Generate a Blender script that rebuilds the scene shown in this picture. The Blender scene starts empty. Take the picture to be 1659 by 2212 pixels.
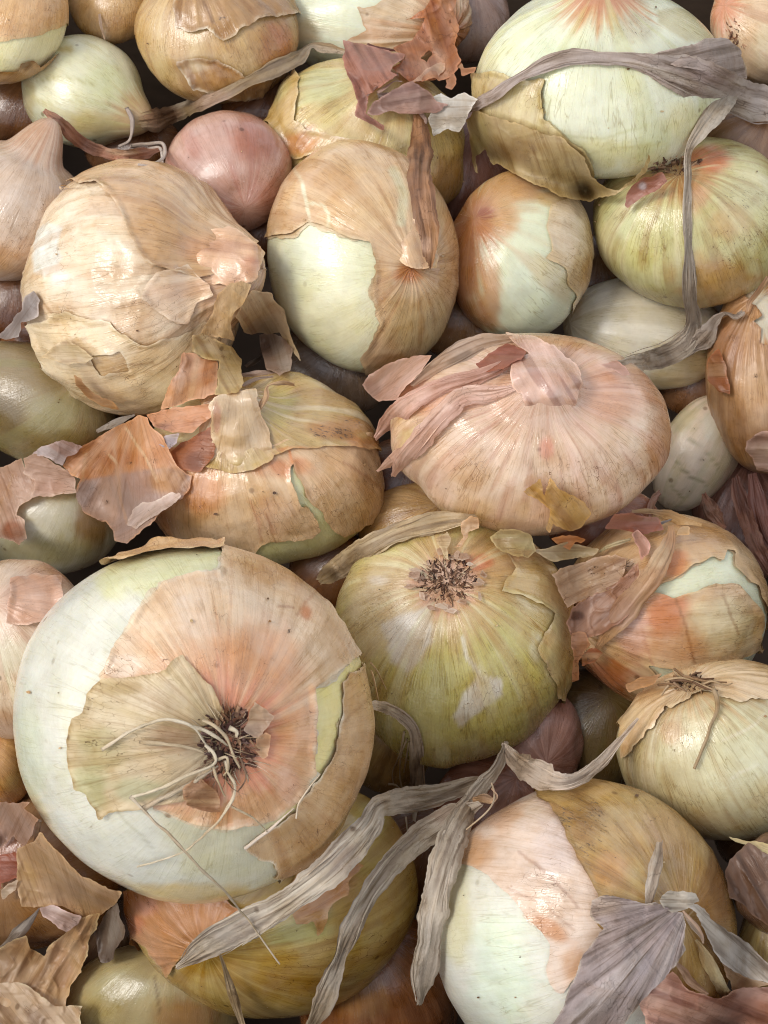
import bpy, math, random
import numpy as np
from mathutils import Vector, Matrix

# ------------------------------------------------------------------ scene, camera, light
scene = bpy.context.scene
COL = scene.collection
PW, PH = 1659.0, 2212.0            # working frame (photograph shrunk)
DIST = 0.38                        # metres camera -> middle of the heap
S = 0.19 / PW                      # metres per working pixel at that distance
TILT = math.radians(30.0)

cam_data = bpy.data.cameras.new("camera")
cam = bpy.data.objects.new("camera", cam_data)
COL.objects.link(cam)
CAM_POS = np.array([0.0, -DIST * math.sin(TILT), DIST * math.cos(TILT)])
cam.location = CAM_POS
cam.rotation_euler = (TILT, 0.0, 0.0)
cam_data.sensor_fit = 'HORIZONTAL'
cam_data.sensor_width = 36.0
cam_data.lens = 36.0 * DIST / 0.19
cam_data.clip_start = 0.01
cam_data.clip_end = 100.0
cam_data.dof.use_dof = True
cam_data.dof.focus_distance = 0.345
cam_data.dof.aperture_fstop = 90.0
scene.camera = cam
scene.cycles.filter_width = 1.0
scene.render.resolution_x, scene.render.resolution_y = 768, 1024

SUN_EL, SUN_AZ = math.radians(53), math.radians(-107)     # azimuth measured from +Y towards +X
world = bpy.data.worlds.new("World")
scene.world = world
world.use_nodes = True
wn = world.node_tree
wn.nodes.clear()
sky = wn.nodes.new("ShaderNodeTexSky")
sky.sky_type = 'NISHITA'
sky.sun_disc = False
sky.sun_elevation = SUN_EL
sky.sun_rotation = SUN_AZ
sky.air_density = 1.0
sky.dust_density = 1.2
sky.ozone_density = 1.0
bg = wn.nodes.new("ShaderNodeBackground")
bg.inputs[1].default_value = 0.15
wo = wn.nodes.new("ShaderNodeOutputWorld")
whs = wn.nodes.new("ShaderNodeHueSaturation")          # thin cloud: a paler sky
whs.inputs['Saturation'].default_value = 0.30
wn.links.new(sky.outputs[0], whs.inputs['Color'])
wn.links.new(whs.outputs[0], bg.inputs[0])
wn.links.new(bg.outputs[0], wo.inputs[0])

sun_data = bpy.data.lights.new("sun", 'SUN')
sun_data.energy = 0.62
sun_data.angle = math.radians(16)
sun_data.color = (1.0, 0.955, 0.89)
sun = bpy.data.objects.new("sun", sun_data)
sd = Vector((math.sin(SUN_AZ) * math.cos(SUN_EL), math.cos(SUN_AZ) * math.cos(SUN_EL), math.sin(SUN_EL)))
sun.rotation_euler = sd.to_track_quat('Z', 'Y').to_euler()
COL.objects.link(sun)

vs = scene.view_settings
vs.view_transform = 'Standard'
vs.look = 'None'
vs.gamma = 1.0
vs.use_curve_mapping = False
vs.exposure = 0.90

# ------------------------------------------------------------------ numpy helpers
rng = np.random.default_rng(7)
TAB = (rng.random(32 * 32 * 32).astype(np.float32) * 2 - 1)


def vn(p, seed=0):
    """smooth value noise, p (N,3) -> (N,) in about -1..1"""
    p = np.asarray(p, np.float32) + np.float32(seed * 7.31 + 500.0)
    i = np.floor(p).astype(np.int32)
    f = p - i
    f = f * f * (3 - 2 * f)
    i &= 31
    j = (i + 1) & 31
    x0, x1 = i[:, 0] * 1024, j[:, 0] * 1024
    y0, y1 = i[:, 1] * 32, j[:, 1] * 32
    z0, z1 = i[:, 2], j[:, 2]
    fx, fy, fz = f[:, 0], f[:, 1], f[:, 2]
    a = TAB[x0 + y0 + z0] * (1 - fx) + TAB[x1 + y0 + z0] * fx
    b = TAB[x0 + y1 + z0] * (1 - fx) + TAB[x1 + y1 + z0] * fx
    c = TAB[x0 + y0 + z1] * (1 - fx) + TAB[x1 + y0 + z1] * fx
    d = TAB[x0 + y1 + z1] * (1 - fx) + TAB[x1 + y1 + z1] * fx
    return (a * (1 - fy) + b * fy) * (1 - fz) + (c * (1 - fy) + d * fy) * fz


def fbm(p, seed=0, oct=3):
    p = np.asarray(p, np.float32)
    s, a, t = 0, 1.0, 0
    for k in range(oct):
        s = s + a * vn(p * (2.03 ** k), seed + k * 3)
        t += a
        a *= .5
    return s / t


def sstep(a, b, x):
    t = np.clip((x - a) / (b - a + 1e-9), 0, 1)
    return t * t * (3 - 2 * t)


def lin(c):
    c = np.asarray(c, np.float64) / 255.0
    c = np.where(c <= .04045, c / 12.92, ((c + .055) / 1.055) ** 2.4)
    g = (c * np.array([.3, .59, .11])).sum(-1, keepdims=True)
    return (c * .97 + g * .03) * np.array([.95, .92, .87])


def poly_sdf(P, poly):
    """signed distance to a closed polygon, positive inside"""
    poly = np.asarray(poly, np.float32)
    P = np.asarray(P, np.float32)
    d2 = np.full(len(P), 1e12, np.float32)
    inside = np.zeros(len(P), bool)
    n = len(poly)
    for k in range(n):
        a, b = poly[k], poly[(k + 1) % n]
        e = b - a
        w = P - a
        t = np.clip((w @ e) / (e @ e + 1e-9), 0, 1)
        q = w - t[:, None] * e
        d2 = np.minimum(d2, (q * q).sum(1))
        c = ((a[1] <= P[:, 1]) != (b[1] <= P[:, 1]))
        xi = a[0] + (P[:, 1] - a[1]) / (b[1] - a[1] + 1e-9) * e[0]
        inside ^= c & (P[:, 0] < xi)
    d = np.sqrt(d2)
    return np.where(inside, d, -d)


RC, RS = math.cos(TILT), math.sin(TILT)


def unproj(q):
    """(u, v, h) -> world. h is the distance towards the camera from the middle plane, in working pixels"""
    q = np.asarray(q, np.float64)
    lam = 1.0 - q[:, 2] * S / DIST
    x = (q[:, 0] - PW / 2) * S * lam
    y = -(q[:, 1] - PH / 2) * S * lam
    z = -DIST * lam
    return np.stack([CAM_POS[0] + x, CAM_POS[1] + y * RC - z * RS, CAM_POS[2] + y * RS + z * RC], 1)


def mesh_from(name, verts, tris, col=None, aux=None, fib=None, smooth=True):
    me = bpy.data.meshes.new(name)
    verts = np.asarray(verts, np.float32)
    tris = np.asarray(tris, np.int32)
    k = tris.shape[1]
    me.vertices.add(len(verts))
    me.vertices.foreach_set('co', verts.ravel())
    me.loops.add(tris.size)
    me.loops.foreach_set('vertex_index', tris.ravel())
    me.polygons.add(len(tris))
    me.polygons.foreach_set('loop_start', np.arange(0, tris.size, k, dtype=np.int32))
    me.polygons.foreach_set('use_smooth', np.full(len(tris), smooth, dtype=bool))
    me.update(calc_edges=True)
    if col is not None:
        a = me.attributes.new('Col', 'FLOAT_COLOR', 'POINT')
        c4 = np.ones((len(verts), 4), np.float32)
        c4[:, :3] = np.clip(col, 0.0, 1.0)
        a.data.foreach_set('color', c4.ravel())
    if aux is not None:
        a = me.attributes.new('aux', 'FLOAT_VECTOR', 'POINT')
        a.data.foreach_set('vector', np.asarray(aux, np.float32).ravel())
    if fib is not None:
        a = me.attributes.new('fib', 'FLOAT_VECTOR', 'POINT')
        a.data.foreach_set('vector', np.asarray(fib, np.float32).ravel())
    return me


def link(name, me, mat, parent=None, origin=None):
    o = bpy.data.objects.new(name, me)
    COL.objects.link(o)
    if mat is not None:
        me.materials.append(mat)
    if parent is not None:
        o.parent = parent
    elif origin is not None:
        o.location = origin
    return o


def clip_tris(arrs, tris, f):
    """cut a triangle mesh at f = 0, keep f > 0; arrs are per-vertex arrays, returns new arrays and triangles"""
    pos = f > 0
    cnt = pos[tris].sum(1)
    keep = tris[cnt == 3]
    n = len(f)
    out = [keep]
    ekeys, ta = [], []
    new_arr = [[a] for a in arrs]
    mixed = tris[(cnt == 1) | (cnt == 2)]
    if len(mixed):
        pm = pos[mixed]
        one = pm.sum(1) == 1
        lone = np.where(one, pm.argmax(1), (~pm).argmax(1))
        r = np.arange(len(mixed))
        a, b, c = mixed[r, lone], mixed[r, (lone + 1) % 3], mixed[r, (lone + 2) % 3]
        e = np.concatenate([np.stack([a, b], 1), np.stack([a, c], 1)])
        es = np.sort(e, 1)
        key = es[:, 0].astype(np.int64) * n + es[:, 1]
        uk, inv = np.unique(key, return_inverse=True)
        i0, i1 = (uk // n).astype(np.int64), (uk % n).astype(np.int64)
        t = (f[i0] / (f[i0] - f[i1] + 1e-12))
        t = np.clip(t, 0.0, 1.0)
        for k, arr in enumerate(arrs):
            tt = t[:, None] if arr.ndim == 2 else t
            new_arr[k].append(arr[i0] * (1 - tt) + arr[i1] * tt)
        ab, ac = inv[:len(mixed)] + n, inv[len(mixed):] + n
        out.append(np.stack([a[one], ab[one], ac[one]], 1))
        two = ~one
        out.append(np.stack([ab[two], b[two], c[two]], 1))
        out.append(np.stack([ab[two], c[two], ac[two]], 1))
    T = np.concatenate(out)
    arrs = [np.concatenate(x) for x in new_arr]
    used = np.unique(T)
    remap = np.full(len(arrs[0]), -1, np.int64)
    remap[used] = np.arange(len(used))
    return [x[used] for x in arrs], remap[T]


# ------------------------------------------------------------------ materials
def skin_material(name, rough=.38, streak=.28, fine=.22, crack=.5, bump=.5, sss=0.12, transl=0.0, grain=1.0, spec=.5, fdark=(.55, .42, .30), mott=.22, stain=.3, fs=42, fb=9):
    m = bpy.data.materials.new(name)
    m.use_nodes = True
    nt = m.node_tree
    N, L = nt.nodes, nt.links
    N.clear()

    def node(t, **kw):
        n = N.new(t)
        for k, v in kw.items():
            setattr(n, k, v)
        return n

    def setin(n, i, v):
        if hasattr(v, 'default_value') or hasattr(v, 'is_output'):
            L.new(v, n.inputs[i])
        else:
            n.inputs[i].default_value = (*v, 1.0) if isinstance(v, tuple) and len(v) == 3 else v

    def math_(op, a, b=0.0, c=0.0, clamp=False):
        n = node("ShaderNodeMath", operation=op, use_clamp=clamp)
        setin(n, 0, a); setin(n, 1, b); setin(n, 2, c)
        return n.outputs[0]

    def mix(fac, a, b, mode='MIX'):
        n = node("ShaderNodeMix", data_type='RGBA', blend_type=mode)
        n.clamp_factor = True
        setin(n, 0, fac); setin(n, 6, a); setin(n, 7, b)
        return n.outputs[2]

    def vscale(v, s):
        n = node("ShaderNodeVectorMath", operation='MULTIPLY')
        L.new(v, n.inputs[0]); n.inputs[1].default_value = s
        return n.outputs[0]

    def noise(v, scale, detail=3.0, rough=.55, dist=0.0):
        n = node("ShaderNodeTexNoise")
        L.new(v, n.inputs['Vector'])
        n.inputs['Scale'].default_value = scale
        n.inputs['Detail'].default_value = detail
        n.inputs['Roughness'].default_value = rough
        n.inputs['Distortion'].default_value = dist
        return n.outputs['Fac']

    def ramp(x, a, b):
        n = node("ShaderNodeMapRange", interpolation_type='SMOOTHSTEP')
        setin(n, 0, x); n.inputs[1].default_value = a; n.inputs[2].default_value = b
        return n.outputs[0]

    col = node("ShaderNodeAttribute", attribute_name='Col').outputs['Color']
    aux = node("ShaderNodeAttribute", attribute_name='aux').outputs['Vector']
    fib = node("ShaderNodeAttribute", attribute_name='fib').outputs['Vector']
    obj = node("ShaderNodeTexCoord").outputs['Object']
    sx = node("ShaderNodeSeparateXYZ"); L.new(aux, sx.inputs[0])
    dirt, arough, avein = sx.outputs[0], sx.outputs[1], sx.outputs[2]

    f1 = noise(vscale(fib, (fb, fb, 1.5)), 1.0, 3.0, .6, .25)       # broad streaks along the fibres
    f2 = noise(vscale(fib, (fs, fs, fs * .055)), 1.0, 3.0, .62, .15)      # fine fibres
    f3 = noise(vscale(fib, (17, 17, 1.7)), 1.0, 2.0, .5, .5)       # vein lines
    m1 = noise(obj, 95.0, 4.0, .62)                                 # mottling, cm
    m2 = noise(obj, 480.0, 4.0, .65)                                # mottling, mm
    g1 = noise(obj, 2600.0, 2.0, .6)                                # grain
    c = mix(math_('MULTIPLY', math_('SUBTRACT', ramp(f1, .32, .72), .0), streak), col, fdark, 'MULTIPLY')
    c = mix(math_('MULTIPLY', ramp(f2, .50, .70), fine), c, fdark, 'MULTIPLY')
    c = mix(math_('MULTIPLY', ramp(m1, .45, .78), mott), c, (fdark[0] * 1.1, fdark[1] * 1.15, fdark[2] * 1.1, 1), 'MULTIPLY')
    c = mix(math_('MULTIPLY', ramp(m2, .5, .75), mott * .8), c, (.72, .62, .5, 1), 'MULTIPLY')
    st = math_('MULTIPLY', ramp(noise(obj, 62.0, 5.0, .68, .6), .50, .70), stain)
    c = mix(st, c, (.74, .56, .36, 1), 'MULTIPLY')
    hs = node("ShaderNodeHueSaturation")
    L.new(math_('ADD', .94, math_('MULTIPLY', ramp(noise(obj, 150.0, 3.0, .6), .3, .7), .12)), hs.inputs['Value'])
    L.new(math_('ADD', .92, math_('MULTIPLY', ramp(m1, .3, .7), .16)), hs.inputs['Saturation'])
    L.new(c, hs.inputs['Color'])
    c = hs.outputs[0]
    # vein lines: thin ridges of a stretched noise
    ridge = math_('SUBTRACT', 1.0, math_('MULTIPLY', math_('ABSOLUTE', math_('SUBTRACT', f3, .5)), 34.0), clamp=True)
    vm = math_('MULTIPLY', math_('MULTIPLY', ridge, avein), ramp(m1, .40, .62))
    c = mix(math_('MULTIPLY', vm, .55), c, (.45, .36, .22, 1), 'MULTIPLY')
    # hairline cracks
    cv = node("ShaderNodeTexVoronoi", feature='DISTANCE_TO_EDGE')
    dn = node("ShaderNodeVectorMath", operation='ADD')
    L.new(vscale(fib, (3.3, 3.3, 1.25)), dn.inputs[0])
    nn = node("ShaderNodeTexNoise"); L.new(fib, nn.inputs['Vector']); nn.inputs['Scale'].default_value = 7.0; nn.inputs['Detail'].default_value = 3.0
    L.new(vscale(nn.outputs['Color'], (.35, .35, .30)), dn.inputs[1])
    L.new(dn.outputs[0], cv.inputs['Vector'])
    crk = math_('MULTIPLY', ramp(cv.outputs['Distance'], .012, .002), ramp(noise(obj, 60.0, 3.0, .6), .50, .62))
    crk = math_('MULTIPLY', crk, crack)
    c = mix(math_('MULTIPLY', crk, .8), c, (.30, .20, .11, 1), 'MULTIPLY')
    # freckles
    fv = node("ShaderNodeTexVoronoi", feature='F1'); L.new(obj, fv.inputs['Vector']); fv.inputs['Scale'].default_value = 210.0
    fs = node("ShaderNodeSeparateColor"); L.new(fv.outputs['Color'], fs.inputs[0])
    fr = math_('MULTIPLY', ramp(fv.outputs['Distance'], .20, .08), ramp(fs.outputs[0], .93, .96))
    c = mix(math_('MULTIPLY', fr, .65), c, (.25, .17, .10, 1), 'MULTIPLY')
    # soil and mould where the surface carries it
    dn2 = noise(vscale(fib, (52, 52, 20)), 1.0, 4.0, .68, .5)
    dm = ramp(math_('ADD', dn2, math_('MULTIPLY', dirt, .30)), .76, .82)
    dm = math_('MULTIPLY', dm, ramp(dirt, .02, .25))
    c = mix(math_('MULTIPLY', dm, .80), c, (.065, .036, .017, 1))
    soft = math_('MULTIPLY', math_('MULTIPLY', dirt, ramp(noise(obj, 220.0, 3.0, .6), .35, .7)), .45)
    c = mix(soft, c, (.42, .32, .20, 1), 'MULTIPLY')
    # surface
    r = math_('ADD', rough, arough)
    r = math_('ADD', r, math_('MULTIPLY', math_('SUBTRACT', f2, .5), .30))
    r = math_('ADD', r, math_('MULTIPLY', math_('SUBTRACT', m2, .5), .25))
    r = math_('ADD', r, math_('MULTIPLY', dm, .4), clamp=True)
    h = math_('MULTIPLY', f2, .40)
    h = math_('ADD', h, math_('MULTIPLY', f1, .45))
    h = math_('ADD', h, math_('MULTIPLY', m2, .60))
    h = math_('ADD', h, math_('MULTIPLY', m1, .9))
    h = math_('ADD', h, math_('MULTIPLY', g1, .22 * grain))
    h = math_('SUBTRACT', h, math_('MULTIPLY', crk, .9))
    h = math_('SUBTRACT', h, math_('MULTIPLY', vm, .35))
    h = math_('ADD', h, math_('MULTIPLY', dm, .5))
    bp = node("ShaderNodeBump"); bp.inputs['Strength'].default_value = bump; bp.inputs['Distance'].default_value = .00055
    L.new(h, bp.inputs['Height'])
    p = node("ShaderNodeBsdfPrincipled")
    L.new(c, p.inputs['Base Color']); L.new(r, p.inputs['Roughness']); L.new(bp.outputs[0], p.inputs['Normal'])
    p.inputs['Specular IOR Level'].default_value = spec
    if sss > 0:
        p.inputs['Subsurface Weight'].default_value = sss
        p.inputs['Subsurface Radius'].default_value = (1.0, .62, .30)
        p.inputs['Subsurface Scale'].default_value = .0022
    out = node("ShaderNodeOutputMaterial")
    if transl > 0:
        t = node("ShaderNodeBsdfTranslucent")
        L.new(mix(.6, c, (1.0, .80, .58, 1), 'MULTIPLY'), t.inputs[0])
        ms = node("ShaderNodeMixShader"); ms.inputs[0].default_value = transl
        L.new(p.outputs[0], ms.inputs[1]); L.new(t.outputs[0], ms.inputs[2])
        L.new(ms.outputs[0], out.inputs[0])
    else:
        L.new(p.outputs[0], out.inputs[0])
    return m


M_FLESH = skin_material("onion_flesh", rough=.23, streak=.18, fine=.14, crack=.35, bump=.28, sss=.16, fdark=(.76, .72, .52), mott=.28, spec=.65, stain=.10)
M_SKIN = skin_material("onion_skin", rough=.23, streak=.28, fine=.32, crack=1.2, bump=.36, sss=.04, mott=.34, spec=.8, fdark=(.56, .41, .26), stain=.40)
M_PAPER = skin_material("papery_skin", rough=.37, streak=.32, fine=.50, crack=.9, bump=.5, sss=0, transl=.28, grain=.8, fdark=(.58, .45, .33), mott=.34, stain=.30, spec=.5, fs=28, fb=6)
M_DRY = skin_material("dry_leaf", rough=.50, streak=.45, fine=.95, crack=.6, bump=.9, sss=0, transl=.16, grain=1.0, spec=.4, fdark=(.46, .40, .33), mott=.40, stain=.36, fs=20, fb=7)
M_ROOT = skin_material("dry_root", rough=.65, streak=.25, fine=.3, crack=0, bump=.7, sss=0, spec=.3, fdark=(.6, .5, .4), mott=.45, stain=.4)

# ------------------------------------------------------------------ colours (sRGB, as pigment)
PALE = (225, 216, 194); PALEG = (222, 216, 195); MINT = (218, 217, 205); CREAM = (232, 218, 186)
YEL = (216, 204, 138); OLIVE = (190, 176, 116); GOLD = (205, 172, 98)
TAN = (207, 168, 120); TANL = (224, 193, 152); PEACH = (222, 180, 140); ORG = (203, 128, 78); ORGD = (176, 98, 52)
BRN = (150, 106, 66); BRND = (104, 68, 42); PINK = (208, 160, 140); PINKL = (224, 190, 176); ROSE = (190, 132, 116)
GREY = (164, 150, 138); GREYL = (196, 186, 174); GREYD = (124, 112, 102); VIO = (150, 132, 128); STRAW = (214, 196, 162)
REDB = (150, 92, 74); KHAKI = (168, 150, 104)

# ------------------------------------------------------------------ painting pigment on a surface
def _mask(m, ctx, a=.55):
    k = ctx['streak'] * .6 + ctx['blot'] * .7
    return sstep(0, 1, np.clip(m + a * 4 * m * (1 - m) * k, 0, 1))


def _blend(col, c, m):
    col[:] = col * (1 - m[:, None]) + lin(c)[None, :] * m[:, None]


def paint(ctx, ops):
    col, aux = ctx['col'], ctx['aux']
    P = ctx['P']
    for op in ops:
        k = op[0]
        if k in ('N', 'R'):
            t = np.degrees(ctx['th'])
            if k == 'R':
                t = 180 - t
            t = t + ctx['streak'] * (op[2] - op[1]) * .55 + ctx['streak2'] * (op[2] - op[1]) * .35
            _blend(col, op[3], (1 - sstep(op[1], op[2], t)) * op[4])
        elif k == 'B' or k == 'D' or k == 'RG':
            u, v, ru, rv = op[1:5]
            rot = math.radians(op[7]) if len(op) > 7 else 0
            dx, dy = P[:, 0] - u, P[:, 1] - v
            a, b = dx * math.cos(rot) + dy * math.sin(rot), -dx * math.sin(rot) + dy * math.cos(rot)
            d = np.sqrt((a / ru) ** 2 + (b / rv) ** 2)
            m = _mask(1 - sstep(.25, 1.25, d), ctx)
            if k == 'B':
                _blend(col, op[5], m * op[6])
            elif k == 'D':
                aux[:, 0] = np.maximum(aux[:, 0], m * op[5])
            else:
                aux[:, 1] += m * op[5]
        elif k == 'G':
            fe = op[4]
            jag = op[5] if len(op) > 5 else 6
            d = poly_sdf(P + ctx['warp'] * jag, op[1])
            m = sstep(-fe, fe, d)
            if fe > 10:
                m = _mask(m, ctx)
            _blend(col, op[2], m * op[3])
        elif k == 'DG':
            d = poly_sdf(P + ctx['warp'] * 10, op[1])
            aux[:, 0] = np.maximum(aux[:, 0], _mask(sstep(-op[3], op[3], d), ctx) * op[2])
        elif k == 'DA':
            aux[:, 0] = np.maximum(aux[:, 0], op[1])
        elif k == 'V':
            aux[:, 2] = op[1]
        elif k == 'RA':
            aux[:, 1] += op[1]
        elif k == 'F':      # streaks along the fibres
            n = vn(ctx['fib'] * np.array([op[1], op[1], op[1] * .12]), 31)
            _blend(col, op[4], sstep(op[2], op[3], n) * op[5])
        elif k == 'C':      # clouds
            n = fbm(ctx['q'] / op[1], 41)
            _blend(col, op[4], sstep(op[2], op[3], n) * op[5])
        elif k == 'L':      # a drawn line: tear, vein or crease
            pts = np.asarray(op[1], np.float32)
            PP = P + ctx['warp'] * 3
            d = np.full(len(P), 1e9, np.float32)
            for a, b in zip(pts[:-1], pts[1:]):
                e = b - a
                t = np.clip(((PP - a) @ e) / (e @ e + 1e-9), 0, 1)
                w = PP - a - t[:, None] * e
                d = np.minimum(d, np.sqrt((w * w).sum(1)))
            w_ = max(op[2], 3.6)
            _blend(col, op[3], (1 - sstep(w_ * .4, w_ * 1.3, d)) * op[4] * (op[2] / w_) ** .4)


def make_ctx(q, P, fib, th, base):
    n = len(q)
    f = np.asarray(fib, np.float32)
    ctx = dict(q=q, P=np.asarray(P, np.float32), fib=f, th=th)
    ctx['streak'] = vn(f * np.array([13, 13, 1.0]), 3)
    ctx['streak2'] = vn(f * np.array([34, 34, 1.5]), 5)
    ctx['blot'] = fbm(q / 45.0, 9, 3)
    ctx['warp'] = np.stack([fbm(q / 30.0, 13, 3), fbm(q / 30.0, 17, 3)], 1)
    col = np.repeat(lin(base)[None, :], n, 0)
    ctx['col'] = col
    ctx['aux'] = np.zeros((n, 3), np.float32)
    ctx['aux'][:, 2] = .5
    return ctx


# ------------------------------------------------------------------ onions
ONIONS = {}
ORDER = []


class Onion:
    def __init__(s, key, label, c, r, ax, pri, flesh, rot=0, rz=None, neck=(.0, 20), rootdim=.06, lump=.025, ribs=.006,
                 paint=(), skins=(), bumps=(), mat=None, off=0, fixed=False, pinch=0.0):
        s.key, s.label, s.c, s.r, s.rot = key, label, c, r, math.radians(rot)
        s.rz = rz if rz else (r[0] + r[1]) / 2
        a = np.array(ax, float)
        s.ax = a / np.linalg.norm(a)
        s.pri, s.flesh, s.neck, s.rootdim, s.lump, s.ribs = pri, flesh, neck, rootdim, lump, ribs
        s.paint, s.skins, s.bumps, s.mat = list(paint), list(skins), list(bumps), mat
        s.pinch = pinch
        s.seed = len(ORDER) * 11 + 3
        s.h = (c[1] - PH / 2) * math.tan(TILT) * .93 + off
        s.fixed = fixed
        ONIONS[key] = s
        ORDER.append(key)

    def setup(s):
        e3 = s.ax
        t = np.array([0, 0, 1.0]) if abs(e3[2]) < .9 else np.array([1.0, 0, 0])
        e1 = np.cross(t, e3); e1 /= np.linalg.norm(e1)
        e2 = np.cross(e3, e1)
        s.E = np.stack([e1, e2, e3])
        c, n = math.cos(s.rot), math.sin(s.rot)
        R = np.array([[c, -n, 0], [n, c, 0], [0, 0, 1]])
        s.M = R @ np.diag([s.r[0], s.r[1], s.rz]) @ R.T
        s.Mi = np.linalg.inv(s.M).T

    def grid(s, spacing):
        rm = max(s.r)
        nphi = int(np.clip(2 * math.pi * rm / spacing, 64, 420))
        nth = int(np.clip(math.pi * rm / spacing, 40, 240))
        th = np.linspace(0.004, math.pi - .004, nth + 1)
        ph = np.linspace(0, 2 * math.pi, nphi, endpoint=False)
        T, F = np.meshgrid(th, ph, indexing='ij')
        T, F = T.ravel(), F.ravel()
        i = np.arange(nth)[:, None] * nphi
        j = np.arange(nphi)[None, :]
        j2 = (j + 1) % nphi
        a, b, c, d = i + j, i + j2, i + nphi + j2, i + nphi + j
        tris = np.concatenate([np.stack([a, b, c], -1).reshape(-1, 3), np.stack([a, c, d], -1).reshape(-1, 3)])
        return T, F, tris

    def surf(s, T, F):
        L = np.stack([np.sin(T) * np.cos(F), np.sin(T) * np.sin(F), np.cos(T)], 1)
        d = L @ s.E
        rho = 1.0 + s.neck[0] * np.exp(-(np.degrees(T) / s.neck[1]) ** 2)
        rho = rho - s.rootdim * np.exp(-((180 - np.degrees(T)) / 14.0) ** 2)
        rho = rho - s.pinch * np.exp(-((np.degrees(T) - s.neck[1] * 1.7) / (s.neck[1] * .8)) ** 2)
        rho = rho + s.lump * 2.3 * fbm(d * 1.25, s.seed, 2) + s.lump * .6 * fbm(d * 3.0, s.seed + 4, 2)
        cf = np.stack([np.cos(F), np.sin(F), T * .25], 1)
        rho = rho + s.ribs * 1.5 * vn(cf * 3.0, s.seed + 6) * np.sin(T) + s.ribs * .45 * vn(cf * 9.0, s.seed + 7) * np.sin(T)
        q = (d * rho[:, None]) @ s.M.T
        n = d @ s.Mi.T
        n /= np.linalg.norm(n, axis=1)[:, None]
        for (bu, bv, br, am) in s.bumps:
            dd = (q[:, 0] + s.c[0] - bu) ** 2 + (q[:, 1] + s.c[1] - bv) ** 2
            w = np.exp(-dd / br ** 2) * (q[:, 2] > -.35 * s.rz)
            q = q + n * (w * am)[:, None]
        fib = np.stack([np.cos(F), np.sin(F), T], 1)
        fib[:, 0] += s.seed * 1.7
        return q, n, fib

    def abs(s, q):
        return q + np.array([s.c[0], s.c[1], s.h])


def front_maps(o, U, V):
    dx, dy = U - o.c[0], V - o.c[1]
    c, n = math.cos(o.rot), math.sin(o.rot)
    a, b = (dx * c + dy * n) / o.r[0], (-dx * n + dy * c) / o.r[1]
    k = 1 - a * a - b * b
    return np.where(k > 0, o.rz * np.sqrt(np.maximum(k, 0)), -1)


def relax():
    U, V = np.meshgrid(np.arange(-240, 1900, 20), np.arange(-240, 2460, 20))
    Z = {k: front_maps(ONIONS[k], U, V) for k in ORDER}
    h0 = {k: ONIONS[k].h for k in ORDER}
    pairs = []
    for i, a in enumerate(ORDER):
        for b in ORDER[i + 1:]:
            m = (Z[a] > 0) & (Z[b] > 0)
            if m.sum() < 3:
                continue
            A, B = (a, b) if ONIONS[a].pri >= ONIONS[b].pri else (b, a)
            need = (Z[A][m] + Z[B][m]).max() * (.80 if ONIONS[B].pri > 3 else .60) - 10      # centre distance that separates them
            pairs.append((A, B, need))
    for it in range(140):
        for k in ORDER:
            ONIONS[k].h += (h0[k] - ONIONS[k].h) * .05
        for A, B, need in pairs:
            d = ONIONS[A].h - ONIONS[B].h
            if d < need:
                p = (need - d) * .5
                ONIONS[A].h += p * .45
                ONIONS[B].h -= p * .9


DEPTH_CELL = 8
GX, GY = int((PW + 800) / DEPTH_CELL), int((PH + 800) / DEPTH_CELL)
DM = np.full((GY, GX), -3000.0, np.float32)


def splat(Q):
    iu = ((Q[:, 0] + 400) / DEPTH_CELL).astype(int)
    iv = ((Q[:, 1] + 400) / DEPTH_CELL).astype(int)
    ok = (iu >= 0) & (iu < GX) & (iv >= 0) & (iv < GY)
    np.maximum.at(DM, (iv[ok], iu[ok]), Q[ok, 2].astype(np.float32))


PARTS_PARENT = {}


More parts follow.
